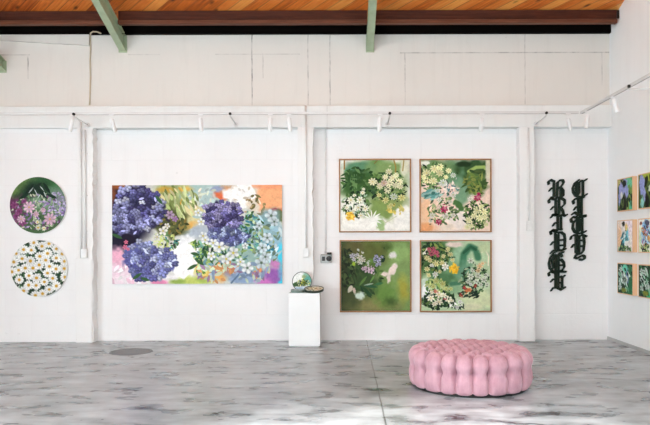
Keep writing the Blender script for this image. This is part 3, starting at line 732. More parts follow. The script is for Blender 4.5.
def sq4():
    c = Canvas(71.5*K5, 72*K5, 216, 28, 28, (180, 202, 162), 24)
    c.blob(100, 110, 110, 110, (74, 108, 62), rough=.6); c.blob(210, 200, 70, 110, (120, 160, 120), soft=.9); c.blob(250, 110, 50, 60, (150, 186, 150), soft=.8); c.blob(150, 230, 70, 40, (80, 120, 80), soft=.8); c.blob(210, 45, 50, 14, (226, 208, 196), soft=.6)
    c.stroke([(250, 190), (262, 100), (296, 58), (328, 72), (340, 118)], 24, (66, 120, 88)); c.stroke([(262, 90), (300, 58), (330, 75)], 10, (40, 82, 58), .8); c.blob(270, 200, 40, 60, (106, 150, 120), soft=.8); c.stroke([(195, 262), (270, 255), (300, 210)], 14, (70, 118, 90))
    c.stroke([(360, 90), (380, 75), (398, 110), (396, 160)], 5, (228, 224, 196)); c.blob(375, 60, 30, 30, (190, 204, 160), soft=.9); c.blob(340, 350, 90, 52, (208, 216, 172), soft=.6); c.blob(300, 390, 60, 20, (214, 216, 180), soft=.8)
    c.blob(48, 310, 24, 70, (238, 240, 238), soft=.5); c.blob(48, 90, 14, 40, (226, 222, 206), soft=.6); c.blob(50, 250, 30, 16, (200, 214, 196), soft=.6)
    c.daubs(100, 110, 80, 80, 130, 14, [DLEAF, (60, 90, 50), (120, 140, 70), (30, 50, 36)]); c.daubs(110, 270, 60, 40, 60, 14, [(140, 166, 90), (80, 120, 70), (190, 200, 130)]); c.daubs(120, 350, 95, 50, 140, 14, [DLEAF, (40, 70, 44), (90, 120, 66), (30, 46, 36)]); c.daubs(320, 240, 80, 75, 150, 13, [(60, 92, 60), (100, 130, 84), (40, 60, 44), (170, 186, 150)]); c.daubs(290, 320, 60, 22, 40, 12, [(34, 50, 40), (60, 80, 56)], ang=-.4)
    c.daubs(225, 385, 40, 16, 24, 10, [(40, 60, 46), (236, 236, 226)])
    blossoms(c, [(92, 72, 22), (112, 90, 20), (84, 96, 20), (70, 70, 14), (120, 108, 12)], (204, 92, 118), (130, 40, 60), 6); blossoms(c, [(60, 120, 20), (110, 152, 22), (76, 132, 18), (188, 100, 20), (144, 148, 20), (60, 180, 20), (150, 110, 16), (200, 130, 16), (175, 70, 16), (70, 215, 16), (130, 195, 14)], (228, 222, 160), (196, 176, 80), 7)
    blossoms(c, [(160, 168, 24), (105, 210, 20), (85, 160, 14)], (238, 238, 228), (190, 180, 140), 6); c.blob(208, 178, 24, 28, (238, 190, 50), rough=.7, soft=.3); c.daubs(208, 180, 26, 26, 22, 10, [(244, 206, 80), (226, 168, 40)])
    blossoms(c, [(110, 248, 22), (146, 262, 22), (94, 276, 18), (190, 290, 16), (165, 290, 16)], (214, 216, 140), (160, 160, 70), 7); blossoms(c, [(80, 340, 26), (125, 322, 26), (125, 362, 26), (176, 346, 26), (100, 372, 18), (152, 325, 20), (195, 355, 16), (85, 310, 16)], (250, 244, 218), (206, 170, 70), 6, cr=.2, shade=.14); blossoms(c, [(106, 304, 12), (155, 345, 8)], (222, 96, 110))
    blossoms(c, [(350, 165, 22), (340, 190, 18), (365, 150, 14)], (240, 206, 160), (216, 160, 90), 6); blossoms(c, [(300, 222, 22), (340, 218, 22), (372, 240, 22), (330, 250, 22), (386, 215, 18), (300, 135, 22), (390, 266, 16), (285, 250, 16), (310, 190, 16), (355, 268, 16)], (226, 232, 212), (110, 120, 90), 6)
    blossoms(c, [(290, 296, 20), (272, 302, 12)], (228, 132, 84), (180, 80, 50), 6); blossoms(c, [(245, 326, 12), (325, 276, 12), (268, 285, 10)], (188, 50, 64)); blossoms(c, [(240, 362, 16), (225, 392, 14), (300, 265, 12)], (240, 240, 234), (150, 150, 120))
    c.grain(.07, 6); c.grain(.08, 18); return c

def framed(cv, x0, y0, x1, y1, label, group):
    d = 0.05; Yf = YR - d
    ctr = P((x0+x1)/2, (y0+y1)/2, YR); W = (x1-x0)*Yf/F; H = (y1-y0)*Yf/F
    ctr.x *= Yf/YR; ctr.z = EYE + (ctr.z-EYE)*Yf/YR
    root = thing('painting', ctr, label, 'painting', group)
    t = 0.017
    canvas_obj(cv, 'canvas', W - 2*t - .012, H - 2*t - .012, d - 0.012, root, M['canvas_edge'])
    b = bars(-W/2, W/2, -H/2, H/2, -d, 0, t)
    obj('frame', b, M['frame'], root, local=True, bevel=0.002)
    return root
gsq = 'square framed flower paintings'
framed(sq1(), 339, 158.7, 411.2, 232.3, 'square framed painting of cream blossoms on dark green, upper left of four', gsq)
framed(sq2(), 419.7, 158.7, 491.7, 232.3, 'square framed painting with three magenta flowers on peach, upper right of four', gsq)
framed(sq3(), 339.7, 240, 411.5, 312.2, 'square framed mostly green painting with a few pale pink flowers, lower left of four', gsq)
framed(sq4(), 420, 240, 491.9, 312.2, 'square framed painting crowded with cream, pink and yellow blossoms, lower right of four', gsq)

# ---- two round pictures: units = photo pixels x 6
def disc1():
    k = 6; c = Canvas(57*k, 57*k, 230, 0, 0, (62, 96, 60), 31)
    f = lambda x, y: ((x-9.5)*k, (y-176.5)*k)
    B = lambda x, y, rx, ry, col, **kw: c.blob((x-9.5)*k, (y-176.5)*k, rx*k, ry*k, col, **kw)
    B(22, 188, 16, 10, (104, 134, 72), soft=.9); B(45, 183, 18, 7, (48, 88, 52), soft=.8); B(36, 192, 20, 9, (34, 56, 40), soft=.7); B(56, 192, 9, 10, (70, 120, 72), soft=.8)
    B(16, 208, 12, 12, (96, 52, 84), soft=.7); B(58, 206, 11, 16, (126, 132, 140), soft=.8); B(40, 206, 16, 10, (120, 150, 120), soft=.8); B(35, 222, 26, 12, (74, 100, 66), soft=.7)
    c.daubs(*f(38, 212), 27*k, 19*k, 260, 2*k, [(90, 124, 84), (150, 170, 140), (126, 100, 150), (60, 84, 56), (170, 150, 190), (104, 60, 100), (190, 196, 170)])
    c.daubs(*f(58, 204), 9*k, 14*k, 70, 1.8*k, [(160, 144, 190), (190, 180, 214), (96, 124, 90)])
    for p, L, a, cl in (((29, 190), 8, -.9, (24, 40, 32)), ((36, 187), 8, -.7, (28, 46, 36)), ((42, 193), 8, .8, (24, 40, 34)), ((47, 188), 7, 1.0, (26, 44, 34)), ((24, 196), 6, -.5, (30, 50, 38)), ((52, 196), 6, .4, (30, 52, 40))):
        c.leaf(*f(*p), L*k, 1.7*k, a, cl)
    for p, L, a in (((31, 190), 4, -.9), ((36, 192), 4, 1.1), ((42, 188), 3.5, .9), ((45, 194), 3.5, 1.2), ((39, 196), 3, -1.0)):
        c.leaf(*f(*p), L*k, .45*k, a, (196, 208, 204))
    for x, y, r in ((14, 205, 4), (19, 211, 4), (16, 216, 4), (22, 222, 5), (15, 222, 3), (24, 201, 3)): c.flower((x-9.5)*k, (y-176.5)*k, r*k, 6, (150, 76, 130), (90, 40, 80))
    for x, y, r in ((29, 207, 6.5), (50, 219, 7), (36, 214, 3.5), (21, 219, 4.5), (43, 210, 3)): c.flower((x-9.5)*k, (y-176.5)*k, r*k, 8, (230, 190, 212), (206, 160, 90), cr=.2)
    for x, y, r in ((38, 227.5, 3), (44, 228.5, 2.6), (37.5, 222, 2.4)): c.flower((x-9.5)*k, (y-176.5)*k, r*k, 7, (240, 238, 214), (206, 170, 50), cr=.35)
    c.grain(.2, 6); return c
def disc2():
    k = 6; c = Canvas(57*k, 57*k, 230, 0, 0, (40, 62, 44), 32)
    c.daubs(28.5*k, 28.5*k, 28*k, 28*k, 420, 2.2*k, [(34, 58, 40), (60, 92, 58), (24, 40, 30), (86, 120, 84), (190, 200, 190)])
    pts = []
    r = np.random.default_rng(5)
    for _ in range(4000):
        x, y = r.random(2)*57
        if math.hypot(x-28.5, y-28.5) > 28: continue
        if all(math.hypot(x-a, y-b) > 7.0 for a, b in pts): pts.append((x, y))
    for x, y in pts:
        c.flower(x*k, y*k, (5.0+.9*r.random())*k, 11, (250, 250, 246), (200, 152, 44), cr=.34, shade=.14, cut=.26, sq=.85+.15*r.random())
    c.grain(.12, 6); return c
def round_picture(cv, x, y, r, label):
    d = 0.035; Yf = YLB - d
    ctr = P(x, y, Yf); ctr.y = YLB
    root = thing('round_painting', ctr, label, 'painting', 'round flower paintings')
    canvas_obj(cv, 'canvas', 2*r*Yf/F, 2*r*Yf/F, d, root, M['canvas_edge'], True)
    rr = r*Yf/F
    rot = Matrix.Rotation(PI/2, 4, 'X')
    ob = obj('rim', lathe([(rr+.0005, 0.0), (rr+.004, 0.0), (rr+.004, d+.001), (rr+.0005, d+.001), (rr+.0005, 0)], 96, mat=rot), M['canvas_edge'], root, local=True)
    ob.name = 'rim_frame'
    return root
round_picture(disc1(), 38, 205.2, 28.2, 'upper round painting of pink and purple flowers on dark green')
round_picture(disc2(), 39, 268.5, 28.2, 'lower round painting filled with white yellow-centred daisies')

# ---- six small pictures on the right wall, one per pine box frame; units 0..100
def small(seed, kind):
    c = Canvas(100, 100, 110, 0, 0, (60, 84, 50), seed); r = c.r
    if kind == 'iris':
        c.blob(75, 40, 35, 60, (120, 160, 90), soft=.8); c.blob(75, 15, 30, 16, (110, 190, 150), soft=.6); c.blob(15, 12, 25, 12, (190, 180, 110), soft=.6); c.blob(85, 85, 18, 30, (96, 190, 150), soft=.6)
        c.daubs(50, 60, 50, 50, 60, 14, [(40, 60, 30), (110, 140, 70), (24, 34, 22), (150, 170, 90)], ang=1.4)
        for x, y, a, b, an in ((20, 45, 14, 30, .2), (52, 30, 20, 26, -.5), (30, 30, 12, 18, .8), (60, 48, 14, 20, .3)): c.blob(x, y, a, b, (150, 156, 206), ang=an, soft=.25, rough=.8)
        c.blob(28, 52, 8, 12, (214, 214, 206), soft=.4); c.blob(46, 15, 12, 12, (26, 34, 26), soft=.3); c.blob(46, 80, 18, 28, (32, 36, 22), soft=.4); c.daubs(46, 80, 18, 22, 14, 10, [(90, 110, 60), (30, 30, 20)], ang=1.5)
    elif kind == 'iris_two':
        c.blob(60, 12, 60, 16, (166, 180, 70), soft=.6); c.daubs(60, 60, 50, 50, 60, 14, [(40, 60, 30), (80, 100, 50), (24, 30, 20), (120, 140, 60)], ang=1.3)
        for x, y, a, b, an in ((22, 30, 16, 28, .1), (34, 56, 12, 26, -.3), (16, 14, 10, 16, .3)): c.blob(x, y, a, b, (150, 160, 212), ang=an, soft=.25, rough=.7)
        c.blob(75, 45, 18, 10, (206, 216, 200), soft=.4); c.blob(22, 84, 10, 18, (140, 200, 190), soft=.4); c.blob(50, 85, 14, 24, (30, 32, 22), soft=.4); c.blob(45, 22, 8, 14, (34, 36, 24), soft=.3); c.blob(80, 75, 20, 16, (70, 90, 44), soft=.5)
    elif kind == 'figure_a':
        c.img[:] = (240, 232, 228); c.blob(15, 60, 14, 50, (236, 196, 156), soft=.8); c.blob(75, 20, 25, 26, (240, 224, 232), soft=.8); c.blob(62, 30, 10, 18, (226, 206, 150), soft=.6)
        c.blob(58, 52, 18, 22, (120, 200, 216), rough=.8, soft=.3); c.stroke([(55, 35), (45, 50), (40, 70), (22, 90)], 6, (34, 60, 60)); c.blob(40, 10, 9, 8, (40, 44, 40), soft=.4); c.blob(58, 20, 8, 10, (230, 200, 130), soft=.5)
        c.daubs(45, 65, 25, 25, 40, 9, [(100, 190, 210), (60, 120, 130), (40, 70, 80), (214, 230, 226)], ang=2.0); c.daubs(50, 90, 45, 9, 40, 9, [(50, 70, 50), (120, 150, 90), (30, 50, 50), (180, 200, 160)]); c.blob(60, 75, 14, 9, (238, 238, 232), soft=.4)
    elif kind == 'figure_b':
        c.img[:] = (244, 240, 232); c.blob(10, 70, 10, 40, (214, 226, 190), soft=.8)
        c.blob(40, 45, 24, 40, (150, 196, 226), rough=.8, soft=.3); c.blob(50, 12, 14, 9, (84, 84, 104), soft=.3); c.daubs(42, 50, 22, 36, 80, 8, [(120, 186, 220), (84, 100, 150), (206, 226, 236), (196, 140, 96), (70, 70, 90), (180, 120, 150)])
        c.daubs(40, 88, 28, 12, 40, 8, [(110, 140, 80), (60, 80, 60), (180, 196, 130), (30, 40, 40)]); c.blob(60, 58, 8, 8, (206, 150, 84), soft=.5); c.blob(14, 12, 8, 5, (150, 96, 80), soft=.5)
    else:
        c.img[:] = (40, 66, 48); c.daubs(50, 50, 60, 60, 80, 14, [(34, 74, 50), (60, 120, 80), (24, 40, 34), (90, 150, 110)], ang=.8)
        if kind == 'white_a':
            c.blob(50, 15, 22, 12, (110, 210, 180), soft=.5); c.blob(85, 60, 10, 40, (46, 110, 70), soft=.5); c.blob(66, 40, 9, 22, (110, 120, 180), soft=.5)
            pts = ((20, 20, 13), (40, 40, 15), (20, 58, 15), (45, 60, 16), (16, 80, 13), (60, 52, 12), (30, 36, 10))
        else:
            c.blob(60, 90, 18, 12, (60, 180, 120), soft=.5)
            pts = ((18, 20, 14), (40, 22, 14), (30, 50, 13), (20, 72, 14), (48, 66, 14), (84, 60, 16), (80, 84, 16), (14, 45, 10))
        for x, y, q in pts: c.flower(x, y, q, 5, (206, 224, 216), (120, 150, 120), sq=.8, shade=.3)
        c.daubs(45, 50, 40, 40, 30, 10, [(214, 228, 220), (150, 190, 170), (30, 50, 40)], ang=1.0); c.blob(40, 88, 16, 8, (120, 130, 50), soft=.6)
    c.grain(.2, 4); return c
Xf = XR - 0.067
rows = [(2.43, 1.957, 'top'), (1.826, 1.366, 'middle'), (1.206, 0.760, 'bottom')]
cols = [(9.57, 9.06), (8.89, 8.38)]
what = {('top', 0): ('iris', 'small pine-boxed painting of pale blue irises nearest the corner, top row on the right wall'),
        ('top', 1): ('iris_two', 'small pine-boxed painting of pale blue irises cut off by the photo edge, top row'),
        ('middle', 0): ('figure_a', 'small pine-boxed painting, pale with a turquoise figure-like shape, middle row nearest the corner'),
        ('middle', 1): ('figure_b', 'small pine-boxed painting of a light blue shape on cream, middle row at the photo edge'),
        ('bottom', 0): ('white_a', 'small pine-boxed painting of white blossoms on dark green, bottom row nearest the corner'),
        ('bottom', 1): ('white_b', 'small pine-boxed painting of white blossoms on dark green, bottom row at the photo edge')}
for ri, (z1, z0, rn) in enumerate(rows):
    for ci, (y1, y0) in enumerate(cols):
        kind, lab = what[(rn, ci)]
        yc, zc = (y0+y1)/2, (z0+z1)/2; W, H = y1-y0, z1-z0
        root = thing('boxed_painting', (XR, yc, zc), lab, 'painting', 'small paintings on the right wall', -PI/2)
        # local frame: x = along wall towards the camera, -y = into the room
        d = 0.067; t = 0.012
        cvo = canvas_obj(small(50 + ri*2 + ci, kind), 'canvas', W - 2*t, H - 2*t, d - 0.003, root, M['canvas_edge'])
        obj('box_frame', bars(-W/2, W/2, -H/2, H/2, -d, 0, t), M['pine'], root, local=True, bevel=0.0015)

# ------------------------------------------------------------------ blackletter signs
LET = {
 'B': [[(549,184),(548.6,181.5),(551,179.8),(554.5,181.5)],[(554.2,181),(554.2,196.5)],[(558,182),(557.2,197)],[(557.5,183),(560,180.2),(563,180),(564,182.5),(562.5,185),(560.5,187)],[(559,187.5),(562,188.5),(563.6,191),(563.6,195.5),(561.5,197.5),(557,197.5)],[(549.8,190.5),(551.5,188.3),(554,188)],[(551.5,197.3),(556,196)],[(561,187),(561,196)]],
 'R': [[(549.6,202.5),(549,200.3),(551,198.3),(555,199.5)],[(556,199),(556,215.5)],[(559.4,199),(559.4,214)],[(559,200.5),(562,198.3),(565,200.3),(565,204),(562,207),(559.5,207.5)],[(561,207.5),(563.2,211),(563.8,214.5),(565.2,216),(567,214.8)],[(551.6,209),(553.3,207),(556,206.5)],[(551.5,217.2),(553.5,215),(557,215.3)]],
 'I': [[(553,214.5),(557,214.5),(560,216),(563.5,214.8)],[(558,214.5),(558,229)],[(561.3,215),(561.3,228.5)],[(553.4,225.5),(555,223),(557.5,222.8)],[(551,232),(553,229.8),(557,230.5),(560.5,229),(562,229.5)]],
 'D': [[(551.5,234),(550.8,231.5),(553,230.5),(557,232.3),(561.5,232.3),(564.6,234.5),(565.2,239),(565,247),(563,250.2)],[(555.6,233),(555.6,249)],[(558.6,234),(558.6,250)],[(558.5,240.3),(564.5,239.8)],[(558.5,245.6),(564.5,245.2)],[(551.4,244.5),(553,242.2),(555.5,242)],[(551,253),(553,250.8),(558,250),(562,250.5),(565.8,249)]],
 'G': [[(558.5,250.8),(554,253),(550.6,257.5),(549.3,263),(550,268),(553,271.2),(557.5,271)],[(554.5,255),(552.7,261),(553.6,268)],[(556,255),(556,270)],[(556.5,256.5),(560,253.2),(563.6,252.2)],[(558.7,256),(558.7,270.5)],[(558.5,261),(561.5,259.5),(564,262.5),(564.6,267),(562.3,270.5),(558,271.2)],[(558.5,265.5),(563.8,265)],[(561,253.5),(562.3,256.5)]],
 'E': [[(549.5,275.5),(549,273.2),(551,271.8),(556,273),(561,271.8),(566,271.8)],[(555.8,272.5),(555.8,287.5)],[(558.6,273),(558.6,288)],[(551.4,281.5),(553,279.5),(556,279)],[(558.5,278.5),(561,276.5),(563,277.3),(564.8,275.8)],[(562.4,277.5),(562.4,288)],[(551.5,290.5),(553.3,288),(557,287.6),(561.5,289.8),(565.2,287.5)],[(558.5,283),(562.5,282.5)]],
 'C': [[(579,180),(575,183),(573.2,187.5),(573.6,192),(576.3,195.8),(580,197),(584,196.2),(587,194.2)],[(577.2,182.5),(576.5,187),(577.2,192.5),(578.6,194.5)],[(579.4,183),(579.4,193)],[(578.5,183.5),(581.5,180.6),(584,181.2),(586.8,179.3)],[(583.2,181.5),(583.2,195.5)]],
 'I2': [[(574,203.5),(573.4,200.8),(575.5,198.8),(580,198.6),(584,197.3)],[(578.6,198.5),(578.6,213.5)],[(581.8,198.5),(581.8,214.5)],[(574.6,209.5),(576,207.2),(579,207)],[(572.6,214.2),(575,212.4),(578,214.4),(581,216),(585.6,215.4)],[(576.5,216.8),(579,214.5)]],
 'T': [[(574.5,222.3),(571.6,221.5),(571.4,218.8),(573.5,216.9),(578,218),(582,217),(586,216.4)],[(576,220),(573.4,223.5),(573,228),(575,232),(579,233.5),(583,233),(586,231.2)],[(577.6,219),(577.6,231)],[(579.6,219.5),(579.6,231)],[(582.5,218.5),(582.5,232.5)]],
 'Y': [[(571,239),(571.6,236.6),(574.5,235),(577.5,235.8)],[(576.2,235.5),(576.2,252)],[(579.4,236),(579.4,252.5)],[(580,236.5),(582.6,234.8),(586.6,236.4)],[(584,236),(584.6,243),(583.8,250.5),(581.5,253.5)],[(579.5,240.6),(584.3,240.2)],[(579.5,246.4),(584.3,246)],[(572.2,247),(573.6,244.8),(576,244.5)],[(576,251.5),(579,254),(581.5,253.5)],[(579.5,254),(576,255.3),(575.2,257.6),(577.5,258.4),(580.5,256.6),(583,255.4),(585,256.4),(585,258.6),(582.5,260),(580.2,259.5)]],
}
def letter_mesh(strokes):
    """broad-nib strokes rasterised on a fine grid, then one extruded solid"""
    res = 0.2
    allp = np.array([p for s in strokes for p in s]); x0, y0 = allp.min(0) - 3; x1, y1 = allp.max(0) + 3
    nx, ny = int((x1-x0)/res), int((y1-y0)/res)
    X, Y = np.meshgrid(x0 + (np.arange(nx)+.5)*res, y0 + (np.arange(ny)+.5)*res)
    a, b_, an = 1.42, 0.70, math.radians(-38)
    ca, sa = math.cos(an), math.sin(an)
    tr = lambda x, y: ((x*ca + y*sa)/a, (-x*sa + y*ca)/b_)
    U_, V_ = tr(X, Y); d = np.full(X.shape, 9.0)
    for s in strokes:
        for (p0, p1) in zip(s, s[1:]):
            ax, ay = tr(*p0); bx, by = tr(*p1)
            L = (bx-ax)**2 + (by-ay)**2 + 1e-9
            t = np.clip(((U_-ax)*(bx-ax) + (V_-ay)*(by-ay))/L, 0, 1)
            d = np.minimum(d, np.hypot(U_-ax-t*(bx-ax), V_-ay-t*(by-ay)))
    m = d < 1.0
    Yf = YR - 0.035
    bm = bmesh.new(); fv, bv = {}, {}
    def v(dic, i, j, Yd):
        if (i, j) not in dic:
            p = P(x0 + i*res, y0 + j*res, Yf); dic[(i, j)] = bm.verts.new((p.x, Yd, p.z))
        return dic[(i, j)]
    for j in range(ny):
        for i in range(nx):
            if not m[j, i]: continue
            q = ((i, j), (i, j+1), (i+1, j+1), (i+1, j))
            bm.faces.new([v(fv, *k, Yf) for k in q]); bm.faces.new([v(bv, *k, YR - 0.002) for k in q[::-1]])
            for (di, dj), (k0, k1) in (((-1, 0), (q[0], q[1])), ((0, 1), (q[1], q[2])), ((1, 0), (q[2], q[3])), ((0, -1), (q[3], q[0]))):
                ii, jj = i+di, j+dj
                if not (0 <= ii < nx and 0 <= jj < ny) or not m[jj, ii]:
                    bm.faces.new((v(fv, *k1, Yf), v(fv, *k0, Yf), v(bv, *k0, YR-0.002), v(bv, *k1, YR-0.002)))
    return bm
def word(letters, loc, label):
    root = thing('wall_sign', loc, label, 'sign', 'vertical blackletter wall signs')
    for ch in letters: obj('letter', letter_mesh(LET[ch]), M['sign'], root)
word('BRIDGE', P(557.5, 291, YR), 'longer column of six dark green blackletter letters on the wall, left of the pair')
word(('C', 'I2', 'T', 'Y'), P(579, 260, YR), 'shorter column of four dark green blackletter letters on the wall, right of the pair')

# ------------------------------------------------------------------ lighting tracks, brackets, spotlights
YT = 9.42; ZT = EYE + 130.5*YT/F; XT = 3.455
def track_back():
    root = thing('lighting_track', (-1.5, YT, ZT), 'long white lighting track running across in front of the back wall', 'light track')
    obj('rail', box(XL + .1, XT - .05, YT - .018, YT + .018, ZT - .017, ZT + .017), M['track'], root)
    obj('slot', box(XL + .1, XT - .05, YT - .006, YT + .006, ZT - .019, ZT - .0165), M['trackslot'], root)
def track_right():
    root = thing('lighting_track', (XT, 5, ZT), 'white lighting track running along the right wall towards the camera', 'light track')
    obj('rail', box(XT - .018, XT + .018, 1.0, YT + .018, ZT - .017, ZT + .017), M['track'], root)
    obj('slot', box(XT - .006, XT + .006, 1.0, YT, ZT - .019, ZT - .0165), M['trackslot'], root)
track_back(); track_right()
def bracket(a, b, label):
    """arm from the wall point a out to b, with a dark bolt head at its end"""
    a, b = Vector(a), Vector(b)
    root = thing('track_bracket', a, label, 'bracket', 'track brackets')
    arm = obj('arm', tube([a, b], 0.011, 8), M['track'], root, True)
    d = (b - a).normalized()
    obj('mounting_plate', tube([a, a + d*0.012], 0.035, 16), M['track'], root)
    bo = sub(obj('bolt', tube([b - d*0.012 + Vector((0,0,.034)), b + d*0.014 + Vector((0,0,.034))], 0.020, 10), M['dark'], root, True), arm); bo['label'] = 'dark bolt head'
zb = ZT - 0.047
for x, lab in ((-3.90, 'white track bracket on the left pilaster above the vertical conduit'), (-1.64, 'white track bracket above the wide hydrangea painting'),
               (0.667, 'white track bracket above the upper left framed painting'), (2.93, 'white track bracket on the pilaster left of the blackletter signs')):
    bracket((x, YB, zb - .03), (x, YT - .03, zb), lab)
bracket((XR, 7.8, zb), (XT - .03, 7.8, zb), 'white track bracket on the right wall holding the right track')

def spot(px, py0, py1, Y, label, lean=0.0, fwd=0.25, X=None, top=None):
    """white cylinder spotlight under the track; lean = sideways tilt in px of its lower end"""
    t = P(px, py0, Y); b = P(px + lean, py1, Y); b.y = Y + fwd*(t.z-b.z)
    root = thing('track_spotlight', (t.x, Y, ZT - .017), label, 'spotlight', 'white track spotlights')
    d = (b - t).normalized()
    lb_ = obj('lamp_body', tube([t, t + d*.004, b - d*.004, b], [.026, .031, .031, .029], 20), M['lamp'], root, True)
    sub(obj('lens', tube([b - d*.001, b + d*.002], .021, 20), M['lens'], root), lb_)
    j = t + d*.03
    obj('stem', tube([(t.x, Y, ZT - .017), (t.x, Y, min(ZT - .03, j.z + .01)), j], .005, 10), M['lamp'], root, True)
    obj('adapter', box(t.x - .035, t.x + .035, Y - .014, Y + .014, ZT - .032, ZT - .0175), M['lamp'], root)
for px, y0, y1, lean, lab in ((72.5, 119, 131, -4, 'leftmost white track spotlight, tilted, above the two round paintings'), (111.5, 119, 131.5, 2.5, 'white track spotlight above the top left corner of the wide hydrangea painting'),
      (200.5, 118, 131, .5, 'white track spotlight above the middle of the wide hydrangea painting'), (270.5, 118, 131, -1, 'left spotlight of the close pair above the right end of the wide painting'),
      (289, 118, 131, 1, 'right spotlight of the close pair, near the middle pilaster'), (380, 118, 131, -.6, 'white track spotlight above the upper left framed painting'),
      (482, 118, 131, -.6, 'white track spotlight above the upper right framed painting')):
    spot(px, y0, y1, YT, lab, lean)
spot(568, 119, 130, YT, 'tilted white spotlight on the back track nearest the right corner', 4)
def spot_side(px, py0, py1, label, lean):
    Y = F*XT/(px - CX); spot(px, py0, py1, Y, label, lean, 0.05)
spot_side(587.5, 115, 128, 'first white spotlight on the right wall track, beside the corner', -1)
spot_side(613.5, 99, 112, 'tilted white spotlight on the right wall track, second from the corner', 4)

# ------------------------------------------------------------------ conduits, boxes, cable
def conduit(pipes, bx, Y, label, name='electrical_conduit'):
    (x0, y0, x1, y1) = bx
    a, b = P(x0, y1, Y), P(x1, y0, Y)
    root = thing(name, ((a.x+b.x)/2, Y, a.z), label, 'conduit')
    for px, p0, p1 in pipes:
        t, e = P(px, p0, Y - .02), P(px, p1, Y - .02)
        e.x = t.x
        obj('pipe', tube([t, e], .014, 12), M['pipe'], root, True)
        for q in (.2, .55, .85):
            zz = t.z + (e.z - t.z)*q
            obj('mounting_clip', box(t.x - .026, t.x + .026, Y - .024, Y, zz - .008, zz + .008), M['pipe'], root)
    o = obj('junction_box', box(a.x, b.x, Y - .055, Y, a.z, b.z), M['boxw'], root, bevel=.006)
    sub(obj('cover', box(a.x + .012, b.x - .012, Y - .06, Y - .055, a.z + .012, b.z - .012), M['boxw'], root, bevel=.002), o)
    return root
conduit([(80.7, 121, 258), (85, 130, 249)], (82.2, 248.7, 88, 257.8), YB, 'pair of painted conduits down the left pilaster into a small white box')
conduit([(305.8, 106, 248.5)], (303.2, 248.2, 309, 257.6), YB, 'single painted conduit down the middle pilaster into a white switch box')
conduit([(528.5, 128, 221.5)], (526.2, 221, 531.6, 231), YB, 'painted conduit with white box on the pilaster left of the blackletter signs')
# thick plaster jacket at the foot of the left pilaster
pj0, pj1 = P(75.5, 342, YB - .015), P(92, 258.5, YB - .015)
struct('trim_7', box(pj0.x, pj1.x, YB - .018, YR, 0, pj1.z), M['pil'], 0.008)

Ys = YR
root = thing('wall_socket', P(326, 264, Ys), 'grey metal socket box with a black plug on the wall left of the framed paintings', 'socket')
t, e = P(325.3, 128, Ys - .02), P(325.3, 253, Ys - .02)
obj('pipe', tube([t, Vector((t.x, t.y, e.z))], .011, 12), M['pipe'], root, True)
a, b = P(320.4, 263, Ys), P(331.8, 254.3, Ys)
bkb = obj('back_box', box(a.x, b.x, Ys - .05, Ys, a.z, b.z), M['boxg'], root, bevel=.012)
a, b = P(322.2, 260.8, Ys), P(325.2, 256.5, Ys)
sub(obj('socket_face', box(a.x, b.x, Ys - .056, Ys - .05, a.z, b.z), M['black'], root), bkb)
c = P(329, 258.6, Ys - .05)
plg = obj('plug', tube([(c.x, Ys - .05, c.z), (c.x, Ys - .085, c.z), (c.x, Ys - .095, c.z)], [.042, .042, .03], 20), M['black'], root, True)
c = P(329.3, 253.6, Ys - .05)
sub(obj('plug_cap', box(c.x - .036, c.x + .036, Ys - .08, Ys - .0, c.z - .014, c.z + .018), M['dark'], root, bevel=.008), plg)

pts = [P(x, y, YU - .012 if y > 34 else 9.915) for x, y in ((101, 33.5), (97, 31.8), (93, 31.6), (90.6, 33.2), (90.2, 36), (90.6, 48), (90.0, 60), (90.4, 75), (90.1, 90), (89.6, 104.8))]
cb = thing('wall_cable', pts[-1], 'beige cable hanging down the upper wall from the dark beam', 'cable')
obj('cable_run', tube(pts, .011, 8), M['cable'], cb, True)

# ------------------------------------------------------------------ floor plate
c = P(132, 350.7, 9.09); 
hp = thing('floor_cover', (c.x, 9.05, 0), 'round grey cover plate set into the concrete floor at left', 'floor cover')
obj('plate', lathe([(0, .003), (.262, .003), (.262, 0)], 64), M['hatch'], hp, local=True)
obj('ring', lathe([(.268, .0), (.268, .005), (.290, .005), (.290, 0)], 64), M['hatch'], hp, local=True)

